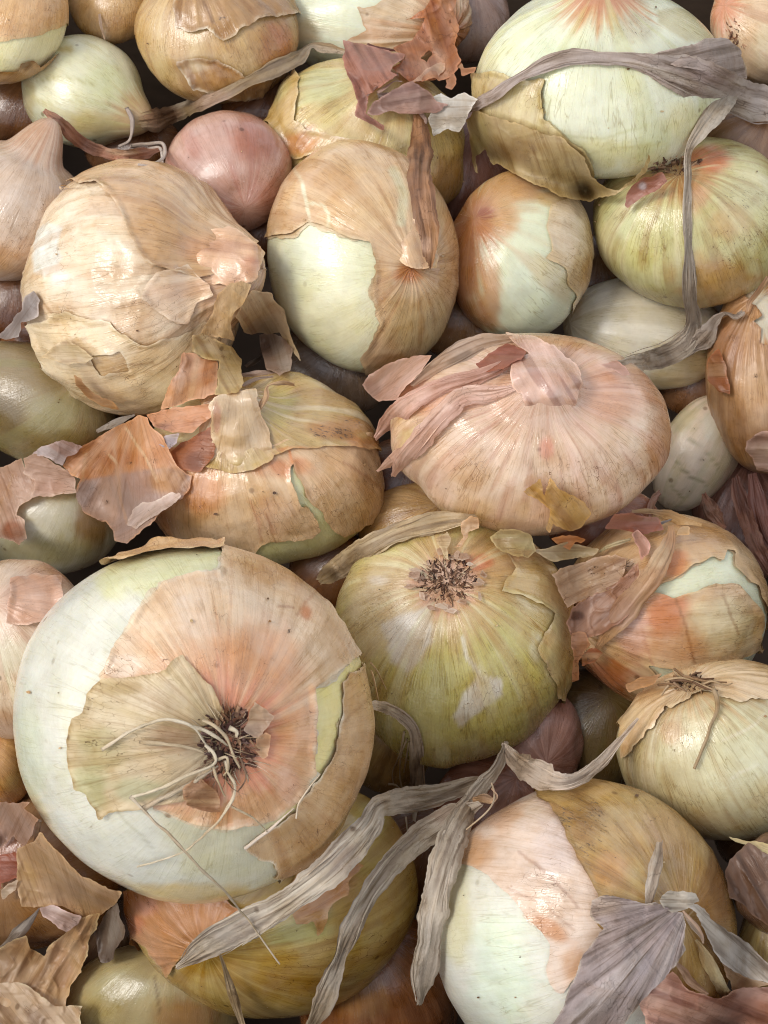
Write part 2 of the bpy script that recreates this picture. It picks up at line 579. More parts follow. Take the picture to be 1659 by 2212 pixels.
def build_onion(o):
    o.setup()
    if o.pri <= 2:                       # brown bulbs low in the heap, colour darkened further to deepen gap shade
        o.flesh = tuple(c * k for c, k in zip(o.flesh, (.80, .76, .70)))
    if len(o.paint) <= 3 and not o.skins:
        f = np.array(o.flesh, float)
        r = np.random.default_rng(o.seed)
        o.paint = [('B', o.c[0] + r.normal() * .4 * o.r[0], o.c[1] + r.normal() * .4 * o.r[1], o.r[0] * .5, o.r[1] * .4, tuple(np.minimum(255, f * 1.12 + 6)), .6),
                   ('B', o.c[0] + r.normal() * .5 * o.r[0], o.c[1] + r.normal() * .5 * o.r[1], o.r[0] * .4, o.r[1] * .5, tuple(f * (.86, .74, .60)), .7),
                   ('F', 8, .05, .45, tuple(f * (.84, .74, .62)), .5), ('F', 17, .15, .5, tuple(np.minimum(255, f * 1.15 + 10)), .4),
                   ('D', o.c[0] + r.normal() * .4 * o.r[0], o.c[1] + r.normal() * .3 * o.r[1], 40, 26, .45), ('V', 1)] + o.paint
    root = bpy.data.objects.new("onion", None)
    COL.objects.link(root)
    root.empty_display_size = .01
    org = unproj(np.array([[o.c[0], o.c[1], o.h]]))[0]
    root.location = org
    root['label'] = o.label
    root['category'] = 'onion'
    root['group'] = 'onions heaped together'
    PARTS_PARENT[o.key] = (root, org)
    T, F, tris = o.grid(8.0 if max(o.r) > 120 else 9.0)
    q, n, fib = o.surf(T, F)
    Q = o.abs(q)
    ctx = make_ctx(Q, Q[:, :2], fib, T, o.flesh)
    paint(ctx, o.paint)
    me = mesh_from("bulb", unproj(Q) - org, tris[:, ::-1], ctx['col'], ctx['aux'], fib)
    link("bulb", me, o.mat or M_FLESH, root)
    splat(Q)
    for sk in o.skins:
        if sk.get('film'):
            fc = tuple(.55 * a + .45 * b for a, b in zip(sk['col'], sk['film']))
            fl = {k: v for k, v in sk.items() if k in ('inc', 'exc', 'sp', 'zcut')}
            fl.update(col=fc, lift=1.3, curl=1.2, cw=8, jag=10, wr=.5, grow=sk.get('grow', 11), rim=sk['film'], rimw=7, rims=.8)
            build_skin(o, fl, root, org)
        build_skin(o, sk, root, org)
    return root


def build_skin(o, sk, root, org):
    T, F, tris = o.grid(sk.get('sp', 6.0))
    q, n, fib = o.surf(T, F)
    Q = o.abs(q)
    P = Q[:, :2]
    jag = sk.get('jag', 7)
    w = np.stack([fbm(Q / 42.0, 61 + o.seed, 3), fbm(Q / 42.0, 67 + o.seed, 3)], 1) * jag * 1.4
    w = w + np.stack([vn(Q / 9.0, 71), vn(Q / 9.0, 73)], 1) * jag * .28
    PP = P + w
    f = np.full(len(P), 1e3, np.float32)
    if sk.get('inc'):
        f = np.full(len(P), -1e3, np.float32)
        for poly in sk['inc']:
            f = np.maximum(f, poly_sdf(PP, poly))
    for poly in sk.get('exc', ()):
        f = np.minimum(f, -poly_sdf(PP, poly))
    for (a, b) in sk.get('slits', ()):
        pass
    if sk.get('grow'):
        f = f + sk['grow'] * (.35 + 1.1 * fbm(Q / 55.0, 301 + o.seed, 2))
    f = np.minimum(f, (q[:, 2] / o.rz + sk.get('zcut', .55)) * o.rz)
    wr = sk.get('wr', 1.2)
    lift = sk.get('lift', 3.0) + wr * fbm(Q / 38.0, 81 + o.seed, 3) + wr * .8 * (1 - np.abs(vn(fib * np.array([7, 7, 1.4]), 83)) * 2)
    lift = lift + wr * .6 * (1 - 2 * np.abs(fbm(Q / 70.0, 85 + o.seed, 3)) ** .7)
    cr = sk.get('cr', 0)
    if cr:
        wv = np.stack([fbm(Q / 60.0, 201, 2), fbm(Q / 60.0, 203, 2), fbm(Q / 60.0, 205, 2)], 1) * 22
        r1 = np.abs(fbm((Q + wv) / 95.0, 207 + o.seed, 2))
        r2 = np.abs(fbm((Q * np.array([1, .6, 1]) + wv) / 48.0, 211 + o.seed, 2))
        lift = lift + cr * (np.exp(-r1 / .055) * 1.0 + np.exp(-r2 / .06) * .55 - .25)
    lift = np.maximum(lift, sk.get('lift', 3.0) * .45 + .8)
    cw = sk.get('cw', 14.0)
    curl = sk.get('curl', 4.0) * 1.5 * (1 - sstep(0, cw, f)) * np.clip(.45 + .9 * vn(Q / 34.0, 91 + o.seed), 0, 1.4)
    Q2 = o.abs(q + n * (lift + curl)[:, None])
    ctx = make_ctx(Q2, P, fib, T, sk['col'])
    paint(ctx, sk.get('paint', ()))
    if sk.get('rim') is not None:
        rw = sk.get('rimw', 4.0)
        m = (1 - sstep(rw * .4, rw, f)) * np.clip(.55 + .8 * vn(Q / 22.0, 95), 0, 1)
        _blend(ctx['col'], sk['rim'], m * sk.get('rims', .8))
    (Q2, fib, col, aux), tris = clip_tris([Q2, fib, ctx['col'], ctx['aux']], tris, f)
    if len(tris) == 0:
        return
    me = mesh_from("papery_skin", unproj(Q2) - org, tris[:, ::-1], col, aux, fib)
    ob = link(sk.get('name', "papery_skin"), me, sk.get('mat', M_SKIN), root)
    if sk.get('label'):
        ob['label'] = sk['label']
    splat(Q2)


# ------------------------------------------------------------------ depth lookups for things that lie on the heap
def finish_depth():
    global HS
    A = DM.copy()

    def mx(a, r):
        for _ in range(r):
            b = a.copy()
            b[1:] = np.maximum(b[1:], a[:-1]); b[:-1] = np.maximum(b[:-1], a[1:])
            c = b.copy()
            c[:, 1:] = np.maximum(c[:, 1:], b[:, :-1]); c[:, :-1] = np.maximum(c[:, :-1], b[:, 1:])
            a = c
        return a

    def gauss(a, s):
        r = int(s * 3)
        k = np.exp(-np.arange(-r, r + 1) ** 2 / (2 * s * s)); k /= k.sum()
        a = np.apply_along_axis(lambda x: np.convolve(np.pad(x, r, mode='edge'), k, 'valid'), 0, a)
        return np.apply_along_axis(lambda x: np.convolve(np.pad(x, r, mode='edge'), k, 'valid'), 1, a)

    floor = (np.arange(GY) * DEPTH_CELL - 400 - PH / 2)[:, None] * math.tan(TILT) * .93 - 330
    A = np.maximum(A, floor)
    HS = [A, gauss(mx(A, 1), 1.5), gauss(mx(A, 3), 3.0), gauss(mx(A, 6), 6.0)]


def height(u, v, lvl=1):
    x = np.clip((np.asarray(u, float) + 400) / DEPTH_CELL - .5, 0, GX - 1.01)
    y = np.clip((np.asarray(v, float) + 400) / DEPTH_CELL - .5, 0, GY - 1.01)
    i, j = x.astype(int), y.astype(int)
    fx, fy = x - i, y - j
    A = HS[lvl]
    return (A[j, i] * (1 - fx) + A[j, i + 1] * fx) * (1 - fy) + (A[j + 1, i] * (1 - fx) + A[j + 1, i + 1] * fx) * fy


GROUPS = {'dry_leaf': 'dried leaves lying on the onions', 'skin_scrap': 'torn scraps of onion skin'}


def place(name, Q, tris, ctx, fib, mat, parent, label, cat, kindname=None):
    if parent:
        under = None
        if isinstance(parent, tuple):
            parent, under = parent
        root, org = PARTS_PARENT[parent]
        root = under or root
        me = mesh_from(name, unproj(Q) - org, tris, ctx['col'], ctx['aux'], fib)
        o = link(name, me, mat, root)
        if label:
            o['label'] = label
    else:
        W = unproj(Q)
        org = W.mean(0)
        me = mesh_from(name, W - org, tris, ctx['col'], ctx['aux'], fib)
        o = link(name, me, mat, None, org)
        o['label'] = label or ''
        o['category'] = cat or ''
        g = GROUPS.get(name)
        if g:
            o['group'] = g
    return o


SEED = [100]


def sheet(name, poly, lifts, col, paint_ops=(), fd=0.0, lvl=2, wr=2.0, jag=5.0, parent=None, mat=None, label=None, cat='onion skin',
          base=None, rim=None, fold=0.0, sp=3.0, folds=6.0, edge=0.0, pl=None, holes=(), rimw=4.0, rims=.75):
    """a sheet of dry skin: outline in working pixels, lifts = [(u, v, height above what lies below, px)]"""
    SEED[0] += 7
    sd = SEED[0]
    poly = np.asarray(poly, float)
    lo, hi = poly.min(0) - 14, poly.max(0) + 14
    nx, ny = int((hi[0] - lo[0]) / sp) + 2, int((hi[1] - lo[1]) / sp) + 2
    X, Y = np.meshgrid(lo[0] + np.arange(nx) * sp, lo[1] + np.arange(ny) * sp)
    P = np.stack([X.ravel(), Y.ravel()], 1)
    p3 = np.concatenate([P, np.full((len(P), 1), sd * 3.7)], 1)
    w = np.stack([fbm(p3 / 30.0, sd, 3), fbm(p3 / 30.0, sd + 2, 3)], 1) * jag * 1.3 + np.stack([vn(p3 / 7.0, sd), vn(p3 / 7.0, sd + 3)], 1) * jag * .3
    f = poly_sdf(P + w, poly)
    for hp in holes:
        f = np.minimum(f, -poly_sdf(P + w, hp))
    if np.isscalar(lifts):
        L = np.full(len(P), float(lifts))
    else:
        num = np.zeros(len(P)); den = np.zeros(len(P))
        for (a, b, l) in lifts:
            k = 1.0 / (((P[:, 0] - a) ** 2 + (P[:, 1] - b) ** 2) + 60.0) ** 1.3
            num += k * l; den += k
        L = num / den
    h = height(P[:, 0], P[:, 1], lvl) if base is None else (np.full(len(P), float(base)) if np.isscalar(base) else height(P[:, 0], P[:, 1], lvl) * 0 + base(P))
    a = math.radians(fd)
    if pl is not None:       # fibres fan out from a point
        dx, dy = P[:, 0] - pl[0], P[:, 1] - pl[1]
        rr = np.sqrt(dx * dx + dy * dy) + 1e-3
        fib = np.stack([dx / rr, dy / rr, rr / 220.0], 1) + np.array([sd * 1.3, 0, 0])
    else:
        al = P[:, 0] * math.cos(a) + P[:, 1] * math.sin(a)
        ac = -P[:, 0] * math.sin(a) + P[:, 1] * math.cos(a)
        fib = np.stack([ac / 220.0 + sd * 1.3, np.full(len(P), .3), al / 220.0], 1)
    rid = 1 - 2 * np.abs(vn(fib * np.array([folds, folds, 1.2]), sd + 5)) ** .8
    h = h + L + wr * rid * 1.5 + wr * 2.6 * fbm(p3 / 75.0, sd + 8, 2) + wr * .25 * vn(p3 / 14.0, sd + 9) + wr * .9 * (np.exp(-np.abs(fbm(p3 / 46.0, sd + 10, 2)) / .06) - .2)
    if edge:
        h = h + edge * (1 - sstep(0, 16, f)) * np.clip(.4 + vn(p3 / 24.0, sd + 11), -.6, 1.3)
    Q = np.concatenate([P, h[:, None]], 1)
    i = np.arange(ny - 1)[:, None] * nx
    j = np.arange(nx - 1)[None, :]
    A, B, C, D = i + j, i + j + 1, i + nx + j + 1, i + nx + j
    tris = np.concatenate([np.stack([A, B, C], -1).reshape(-1, 3), np.stack([A, C, D], -1).reshape(-1, 3)])
    ctx = make_ctx(Q, P, fib, np.zeros(len(P)), col)
    paint(ctx, paint_ops)
    if rim is not None:
        _blend(ctx['col'], rim, (1 - sstep(rimw * .4, rimw, f)) * np.clip(.6 + .8 * vn(p3 / 20.0, sd + 13), 0, 1) * rims)
    (Q, fib, c2, a2), tris = clip_tris([Q, fib, ctx['col'], ctx['aux']], tris, f)
    ctx['col'], ctx['aux'] = c2, a2
    o = place(name, Q, tris[:, ::-1], ctx, fib, mat or M_PAPER, parent, label, cat)
    return o


def spline(pts, step):
    P = np.asarray(pts, float)
    P = np.vstack([2 * P[0] - P[1], P, 2 * P[-1] - P[-2]])
    out = []
    for i in range(1, len(P) - 2):
        p0, p1, p2, p3 = P[i - 1], P[i], P[i + 1], P[i + 2]
        n = max(2, int(np.linalg.norm((p2 - p1)[:2]) / step))
        for t in np.linspace(0, 1, n, endpoint=False):
            out.append(.5 * ((2 * p1) + (-p0 + p2) * t + (2 * p0 - 5 * p1 + 4 * p2 - p3) * t * t + (-p0 + 3 * p1 - 3 * p2 + p3) * t ** 3))
    out.append(P[-2])
    return np.array(out)


def smooth1(a, s):
    r = max(1, int(s * 3))
    k = np.exp(-np.arange(-r, r + 1) ** 2 / (2.0 * s * s)); k /= k.sum()
    return np.convolve(np.pad(a, r, mode='edge'), k, 'valid')


def ribbon(name, pts, col, paint_ops=(), parent=None, mat=None, label=None, cat='dry leaf', lvl=1, pleat=2.5, cup=0.0, sm=5.0, nw=17,
           ragged=.12, edgecol=None, absolute=False, veins=7.0, strands=0):
    """a dry leaf: pts = [(u, v, width, twist degrees, lift)]"""
    SEED[0] += 7
    sd = SEED[0]
    C = spline(pts, 4.0)
    n = len(C)
    if absolute:
        hb = C[:, 4].copy()
    else:
        hb = height(C[:, 0], C[:, 1], lvl)
        hs_ = smooth1(hb, sm)
        hb = np.maximum(hs_, smooth1(np.maximum(hb, hs_), sm * .5)) + C[:, 4]
    hb = smooth1(hb, 2.5)
    K = np.stack([C[:, 0], C[:, 1], hb], 1)
    T = np.gradient(K, axis=0)
    T /= np.linalg.norm(T, axis=1)[:, None] + 1e-9
    zc = np.array([0, 0, 1.0])
    side = np.cross(np.repeat(zc[None], n, 0), T)
    side /= np.linalg.norm(side, axis=1)[:, None] + 1e-9
    up = np.cross(T, side)
    sl = np.arange(n) * 4.0
    tw = np.radians(C[:, 3] + 46 * vn(np.stack([sl / 70.0, np.full(n, sd * 1.1), np.full(n, 2.0)], 1), 8))
    Wd = side * np.cos(tw)[:, None] + up * np.sin(tw)[:, None]
    Nd = -side * np.sin(tw)[:, None] + up * np.cos(tw)[:, None]
    s = np.concatenate([[0], np.cumsum(np.linalg.norm(np.diff(K, axis=0), axis=1))])
    x = np.linspace(-1, 1, nw)
    SS, XX = np.meshgrid(s, x, indexing='ij')
    hw = C[:, 2] * .5 * .90
    hw = hw * (.55 + .45 * sstep(0, 60, s)) * (.45 + .55 * sstep(0, 80, s[-1] - s))
    hw = hw * (1 + .16 * vn(np.stack([s / 55.0, np.full(n, sd * 1.0), np.full(n, 4.0)], 1), 9))
    eL = 1 + ragged * vn(np.stack([s / 26.0, np.full(n, 1.5), np.full(n, sd * 1.0)], 1), 1) + ragged * .5 * vn(np.stack([s / 8.0, np.full(n, 1.5), np.full(n, sd * 1.0)], 1), 4)
    eR = 1 + ragged * vn(np.stack([s / 26.0, np.full(n, 7.5), np.full(n, sd * 1.0)], 1), 2) + ragged * .5 * vn(np.stack([s / 8.0, np.full(n, 7.5), np.full(n, sd * 1.0)], 1), 5)
    ee = np.where(XX < 0, eL[:, None], eR[:, None])
    off = XX * hw[:, None] * ee
    pleat = pleat * .72
    en = lambda o_: vn(np.stack([x * 2.2, np.full(nw, o_), np.full(nw, sd * .9)], 1), 6) * .7 + vn(np.stack([x * 6.0, np.full(nw, o_), np.full(nw, sd * .9)], 1), 7) * .5
    e0 = (1 - sstep(0, 26, SS)) * en(1.0)[None, :] * np.minimum(hw[0] * .7, 18)
    e1 = sstep(s[-1] - 26, s[-1], SS) * en(5.0)[None, :] * np.minimum(hw[-1] * .8, 22)
    pn = np.stack([(XX * 2.6 + .13 * np.sin(SS / 60.0)).ravel(), (SS / 150.0).ravel(), np.full(XX.size, sd * 1.9)], 1)
    pl = (1 - 2 * np.abs(vn(pn, sd)) ** .75) * pleat + vn(pn * np.array([2.3, 1.3, 1]), sd + 3) * pleat * .5
    pl = pl + vn(np.stack([XX.ravel() * 1.2, SS.ravel() / 40.0, np.full(XX.size, sd * .7)], 1), sd + 4) * pleat * .4
    pl = pl.reshape(XX.shape) * np.minimum(1, hw / 14.0)[:, None] + cup * (1 - XX ** 2) * hw[:, None]
    Q = K[:, None, :] + T[:, None, :] * (e0 + e1)[..., None] + Wd[:, None, :] * off[..., None] + Nd[:, None, :] * pl[..., None]
    Q = Q.reshape(-1, 3)
    fib = np.stack([(XX * hw[:, None]).ravel() / 220.0 * (veins / 7.0) + sd * 1.3, np.full(XX.size, .3), SS.ravel() / 220.0], 1)
    i = np.arange(n - 1)[:, None] * nw
    j = np.arange(nw - 1)[None, :]
    A, B, D, E = i + j, i + j + 1, i + nw + j + 1, i + nw + j
    tris = np.concatenate([np.stack([A, B, D], -1).reshape(-1, 3), np.stack([A, D, E], -1).reshape(-1, 3)])
    ctx = make_ctx(Q, Q[:, :2], fib, np.zeros(len(Q)), col)
    paint(ctx, paint_ops)
    if edgecol is not None:
        _blend(ctx['col'], edgecol, (sstep(.80, .97, np.abs(XX.ravel()))) * .7)
    ob = place(name, Q, tris, ctx, fib, mat or M_DRY, parent, label, cat)
    r = np.random.default_rng(sd)
    for k in range(strands):
        a, b = r.random() * .5, .62 + .38 * r.random()
        if k % 2 == 0:
            b = 1.0
        i0, i1 = int(a * (n - 1)), int(b * (n - 1))
        if i1 - i0 < 8:
            continue
        sg = -1 if k % 2 else 1
        t = np.linspace(0, 1, i1 - i0 + 1)
        o0 = sg * (.30 + .6 * r.random())
        path = K[i0:i1 + 1] + Wd[i0:i1 + 1] * (hw[i0:i1 + 1] * (o0 + sg * (.25 + .5 * r.random()) * t ** 3))[:, None] + np.array([0, 0, 1.0]) * (2.5 + 5 * t ** 2)[:, None]
        sp_ = path[::6] if len(path) > 18 else path[::2]
        w0 = np.clip(hw[i0:i1 + 1].mean() * (.16 + .22 * r.random()), 3.5, 16)
        pts2 = [(p[0], p[1], w0 * (1 - .5 * q / max(1, len(sp_) - 1)), 30 * r.normal(), p[2]) for q, p in enumerate(sp_)]
        base = np.array(col, float) * (.86 + .3 * r.random())
        st = ribbon('leaf_strand', pts2, tuple(np.minimum(255, base)), [op for op in paint_ops if op[0] == 'F'], parent=parent, mat=mat, absolute=True, pleat=1.2, cup=.35, nw=7, ragged=.2, cat=None)
        if parent is None:
            Wm = np.empty(len(st.data.vertices) * 3)
            st.data.vertices.foreach_get('co', Wm)
            sh = np.array(st.location) - np.array(ob.location)
            st.data.vertices.foreach_set('co', (Wm.reshape(-1, 3) + sh).ravel())
            st.location = (0, 0, 0)
            for kk in ('label', 'category', 'group'):
                if kk in st:
                    del st[kk]
        st.parent = ob
    return ob


def tube(name, pts, r0, r1, col, parent=None, mat=None, label=None, cat='root', lvl=0, sm=4.0, absolute=False, wob=.25, ns=7, flat=1.0, paint_ops=()):
    """a dry root or fibre: pts = [(u, v, lift)]"""
    SEED[0] += 7
    sd = SEED[0]
    C = spline(pts, 4.0)
    n = len(C)
    hb = C[:, 2].copy() if absolute else smooth1(height(C[:, 0], C[:, 1], lvl), sm) + C[:, 2]
    K = np.stack([C[:, 0], C[:, 1], smooth1(hb, 1.5)], 1)
    K[:, :2] += np.stack([vn(np.stack([np.arange(n) / 9.0, np.full(n, sd), np.full(n, 3.0)], 1)), vn(np.stack([np.arange(n) / 9.0, np.full(n, sd), np.full(n, 9.0)], 1))], 1) * 1.5
    T = np.gradient(K, axis=0)
    T /= np.linalg.norm(T, axis=1)[:, None] + 1e-9
    side = np.cross(np.repeat(np.array([[0, 0, 1.0]]), n, 0), T)
    side /= np.linalg.norm(side, axis=1)[:, None] + 1e-9
    up = np.cross(T, side)
    t = np.linspace(0, 1, n)
    rr = (r0 * (1 - t) + r1 * t)
    an = np.linspace(0, 2 * math.pi, ns, endpoint=False)
    AA, TT = np.meshgrid(an, np.arange(n), indexing='xy')
    nz = vn(np.stack([np.cos(AA).ravel() * 1.2, np.sin(AA).ravel() * 1.2, TT.ravel() / 5.0 + sd], 1), 3).reshape(AA.shape)
    R = rr[:, None] * (1 + wob * nz)
    Q = K[:, None, :] + side[:, None, :] * (R * np.cos(AA))[..., None] + up[:, None, :] * (R * np.sin(AA) * flat)[..., None]
    Q = Q.reshape(-1, 3)
    i = np.arange(n - 1)[:, None] * ns
    j = np.arange(ns)[None, :]
    j2 = (j + 1) % ns
    A, B, D, E = i + j, i + j2, i + ns + j2, i + ns + j
    tris = np.concatenate([np.stack([A, B, D], -1).reshape(-1, 3), np.stack([A, D, E], -1).reshape(-1, 3)])
    for b in (0, (n - 1) * ns):
        tris = np.concatenate([tris, np.array([[b, b + k, b + k + 1] for k in range(1, ns - 1)])])
    fib = np.stack([np.cos(AA).ravel() * .1 + sd, np.sin(AA).ravel() * .1, TT.ravel() * 4 / 220.0], 1)
    ctx = make_ctx(Q, Q[:, :2], fib, np.zeros(len(Q)), col)
    paint(ctx, paint_ops)
    return place(name, Q, tris[:, ::-1], ctx, fib, mat or M_ROOT, parent, label, cat)


def root_plate(key, u, v, ru, rv, n, cols, size=(7, 16), up=1.0, name='root_plate', lift=0.0, hollow=0.0, seed=1, wf=1.0, bendy=.25):
    """the crumbly root end of a bulb: a heap of dry root stubs and flakes"""
    r = np.random.default_rng(seed)
    V, Tn, Cc = [], [], []
    for k in range(n):
        a = r.random() * 6.283
        rad = math.sqrt(r.random() * (1 - hollow) + hollow)
        x, y = u + ru * rad * math.cos(a), v + rv * rad * math.sin(a)
        h = float(height([x], [y], 0)[0]) + lift + r.random() * 9 * (1.15 - rad)
        L = size[0] + (size[1] - size[0]) * r.random() ** 1.6
        w = L * (.16 + .30 * r.random()) * wf
        # direction: mostly outward from the middle and up
        d = np.array([math.cos(a) * (.35 + rad) + r.normal() * .55, math.sin(a) * (.35 + rad) + r.normal() * .55, up * (.25 + .8 * r.random())])
        d /= np.linalg.norm(d)
        s = np.cross(d, r.normal(size=3)); s /= np.linalg.norm(s)
        m = np.cross(d, s)
        b = np.array([x, y, h - 4])
        st = len(V)
        bend = r.normal() * bendy
        segs = 4
        for q in range(segs + 1):
            t = q / segs
            c = b + d * L * t + m * (bend * L * t * t)
            ww = w * (1 - .55 * t) * (.8 + .4 * r.random())
            th = ww * .38
            V += [c - s * ww, c + m * th, c + s * ww, c - m * th]
        for q in range(segs):
            o = st + q * 4
            for e in range(4):
                e2 = (e + 1) % 4
                Tn += [[o + e, o + e2, o + 4 + e2], [o + e, o + 4 + e2, o + 4 + e]]
        o = st + segs * 4
        Tn += [[o, o + 1, o + 2], [o, o + 2, o + 3]]
        c = lin(cols[r.integers(len(cols))]) * (.75 + .5 * r.random())
        Cc += [c] * ((segs + 1) * 4)
    Q = np.array(V)
    fib = np.stack([Q[:, 0] / 120.0, Q[:, 1] / 120.0, Q[:, 2] / 220.0], 1)
    ctx = make_ctx(Q, Q[:, :2], fib, np.zeros(len(Q)), (100, 70, 50))
    ctx['col'][:] = np.array(Cc)
    return place(name, Q, np.array(Tn), ctx, fib, M_ROOT, key, None, None)

# ------------------------------------------------------------------ the onions (u, v in working pixels)
def O(*a, **k):
    return Onion(*a, **k)


# --- front ones
O('hero', "largest onion, pale green with peach skin round a dark hairy root, lower left", (412, 1567), (391, 384), (-.2, -.085, -.976), 10, MINT,
  rz=330, rootdim=.10, lump=.018, ribs=.004,
  paint=[('G', [(660, 1230), (800, 1330), (810, 1440), (745, 1480), (735, 1600), (660, 1740), (560, 1820), (600, 1700), (660, 1480), (760, 1400)], (240, 226, 160), 1, 10),
         ('G', [(300, 1720), (420, 1700), (560, 1740), (640, 1790), (620, 1900), (480, 1940), (400, 1860)], (208, 201, 166), .6, 45),
         ('G', [(200, 1180), (480, 1150), (560, 1230), (340, 1290), (220, 1290)], (216, 214, 165), .8, 40),
         ('B', 60, 1650, 60, 200, (205, 214, 186), .5), ('B', 430, 1940, 260, 40, (214, 186, 128), .8), ('B', 60, 1780, 60, 120, (206, 196, 150), .6),
         ('L', [(180, 1580), (220, 1720), (330, 1830)], 2.5, (180, 176, 150), .5), ('D', 235, 1840, 8, 5, .9), ('D', 270, 1275, 9, 7, .8), ('D', 150, 1295, 10, 5, .6),
         ('D', 100, 1600, 5, 5, .6), ('RA', -.05)],
  skins=[
      dict(inc=[[(476, 1170), (600, 1165), (664, 1232), (685, 1268), (700, 1270), (710, 1300), (757, 1362), (777, 1415), (675, 1488), (683, 1545), (676, 1612), (681, 1668), (650, 1720),
                 (600, 1765), (560, 1775), (480, 1790), (410, 1775), (330, 1740), (300, 1600), (330, 1500), (220, 1467), (250, 1401), (285, 1345), (320, 1305), (350, 1261), (400, 1245), (475, 1238)]],
           film=(226, 222, 200), col=(226, 196, 162), lift=3.2, curl=5, jag=5, rim=(238, 222, 192), rimw=7, rims=.6, sp=5.2, wr=1.6,
           paint=[('R', 24, 44, (214, 160, 116), .75), ('R', 14, 27, (216, 138, 104), .8), ('B', 560, 1420, 120, 100, (214, 150, 100), .6), ('B', 640, 1580, 60, 110, (206, 150, 96), .7), ('B', 600, 1230, 130, 50, (200, 158, 112), .8),
                  ('B', 420, 1330, 60, 80, (232, 208, 184), .7), ('B', 260, 1440, 50, 30, (232, 214, 196), .8), ('B', 690, 1400, 60, 70, (228, 194, 156), .6),
                  ('D', 625, 1365, 9, 7, 1), ('L', [(640, 1330), (660, 1300), (690, 1270)], 1.6, (170, 110, 70), .6), ('L', [(600, 1312), (632, 1315)], 1.5, (150, 90, 50), .7), ('B', 660, 1325, 18, 25, (196, 112, 60), .7),
                  ('F', 9, .25, .6, (232, 204, 170), .35), ('B', 540, 1740, 90, 40, (208, 160, 116), .6), ('B', 620, 1690, 30, 45, (226, 180, 150), .9), ('V', .6),
                  ('L', [(496, 1186), (500, 1260), (492, 1400)], 2, (190, 140, 100), .4)]),
      dict(inc=[[(392, 1416), (358, 1452), (312, 1464), (225, 1471), (195, 1501), (184, 1538), (161, 1550), (151, 1600), (157, 1660), (170, 1702), (195, 1712), (222, 1768), (240, 1752), (300, 1740),
                 (400, 1725), (470, 1640), (492, 1560), (462, 1498)]],
           col=(228, 210, 172), lift=10, curl=5, jag=5, rim=(176, 150, 100), rimw=5, sp=5.2, wr=1.4, mat=M_PAPER,
           paint=[('B', 330, 1510, 90, 40, (222, 204, 172), .8), ('B', 220, 1610, 70, 60, (206, 196, 146), .8), ('B', 380, 1590, 70, 50, (196, 158, 118), .7), ('B', 260, 1490, 60, 20, (192, 166, 112), .8), ('B', 200, 1700, 50, 60, (196, 196, 150), .8),
                  ('B', 300, 1700, 80, 30, (200, 200, 156), .7), ('F', 9, .2, .5, (214, 196, 150), .5), ('D', 410, 1610, 20, 14, .5)]),
      dict(inc=[[(727, 1255), (768, 1316), (799, 1420), (741, 1476), (737, 1536), (735, 1581), (720, 1636), (692, 1672), (668, 1712), (645, 1732), (634, 1752), (532, 1829), (558, 1848), (592, 1862), (600, 1892),
                 (640, 1960), (800, 1860), (880, 1600), (880, 1400), (820, 1280), (740, 1240)]],
           film=(228, 214, 170), grow=7, col=(216, 180, 136), lift=3.6, curl=2.5, jag=4, rim=(244, 232, 208), rimw=4.5, rims=1, sp=5.2, wr=1.6,
           paint=[('B', 780, 1500, 50, 110, (214, 178, 134), .7), ('B', 680, 1800, 90, 60, (186, 146, 98), .7), ('F', 9, .2, .6, (188, 140, 92), .5), ('L', [(740, 1560), (800, 1500)], 1.5, (160, 115, 75), .5), ('B', 760, 1700, 60, 80, (182, 142, 94), .5)]),
      dict(inc=[[(222, 1224), (280, 1196), (400, 1168), (488, 1172), (480, 1190), (415, 1198), (325, 1208), (245, 1230)]],
           col=(208, 168, 120), lift=8, curl=10, jag=3, rim=(232, 206, 160), rimw=4, sp=5, wr=1),
  ])

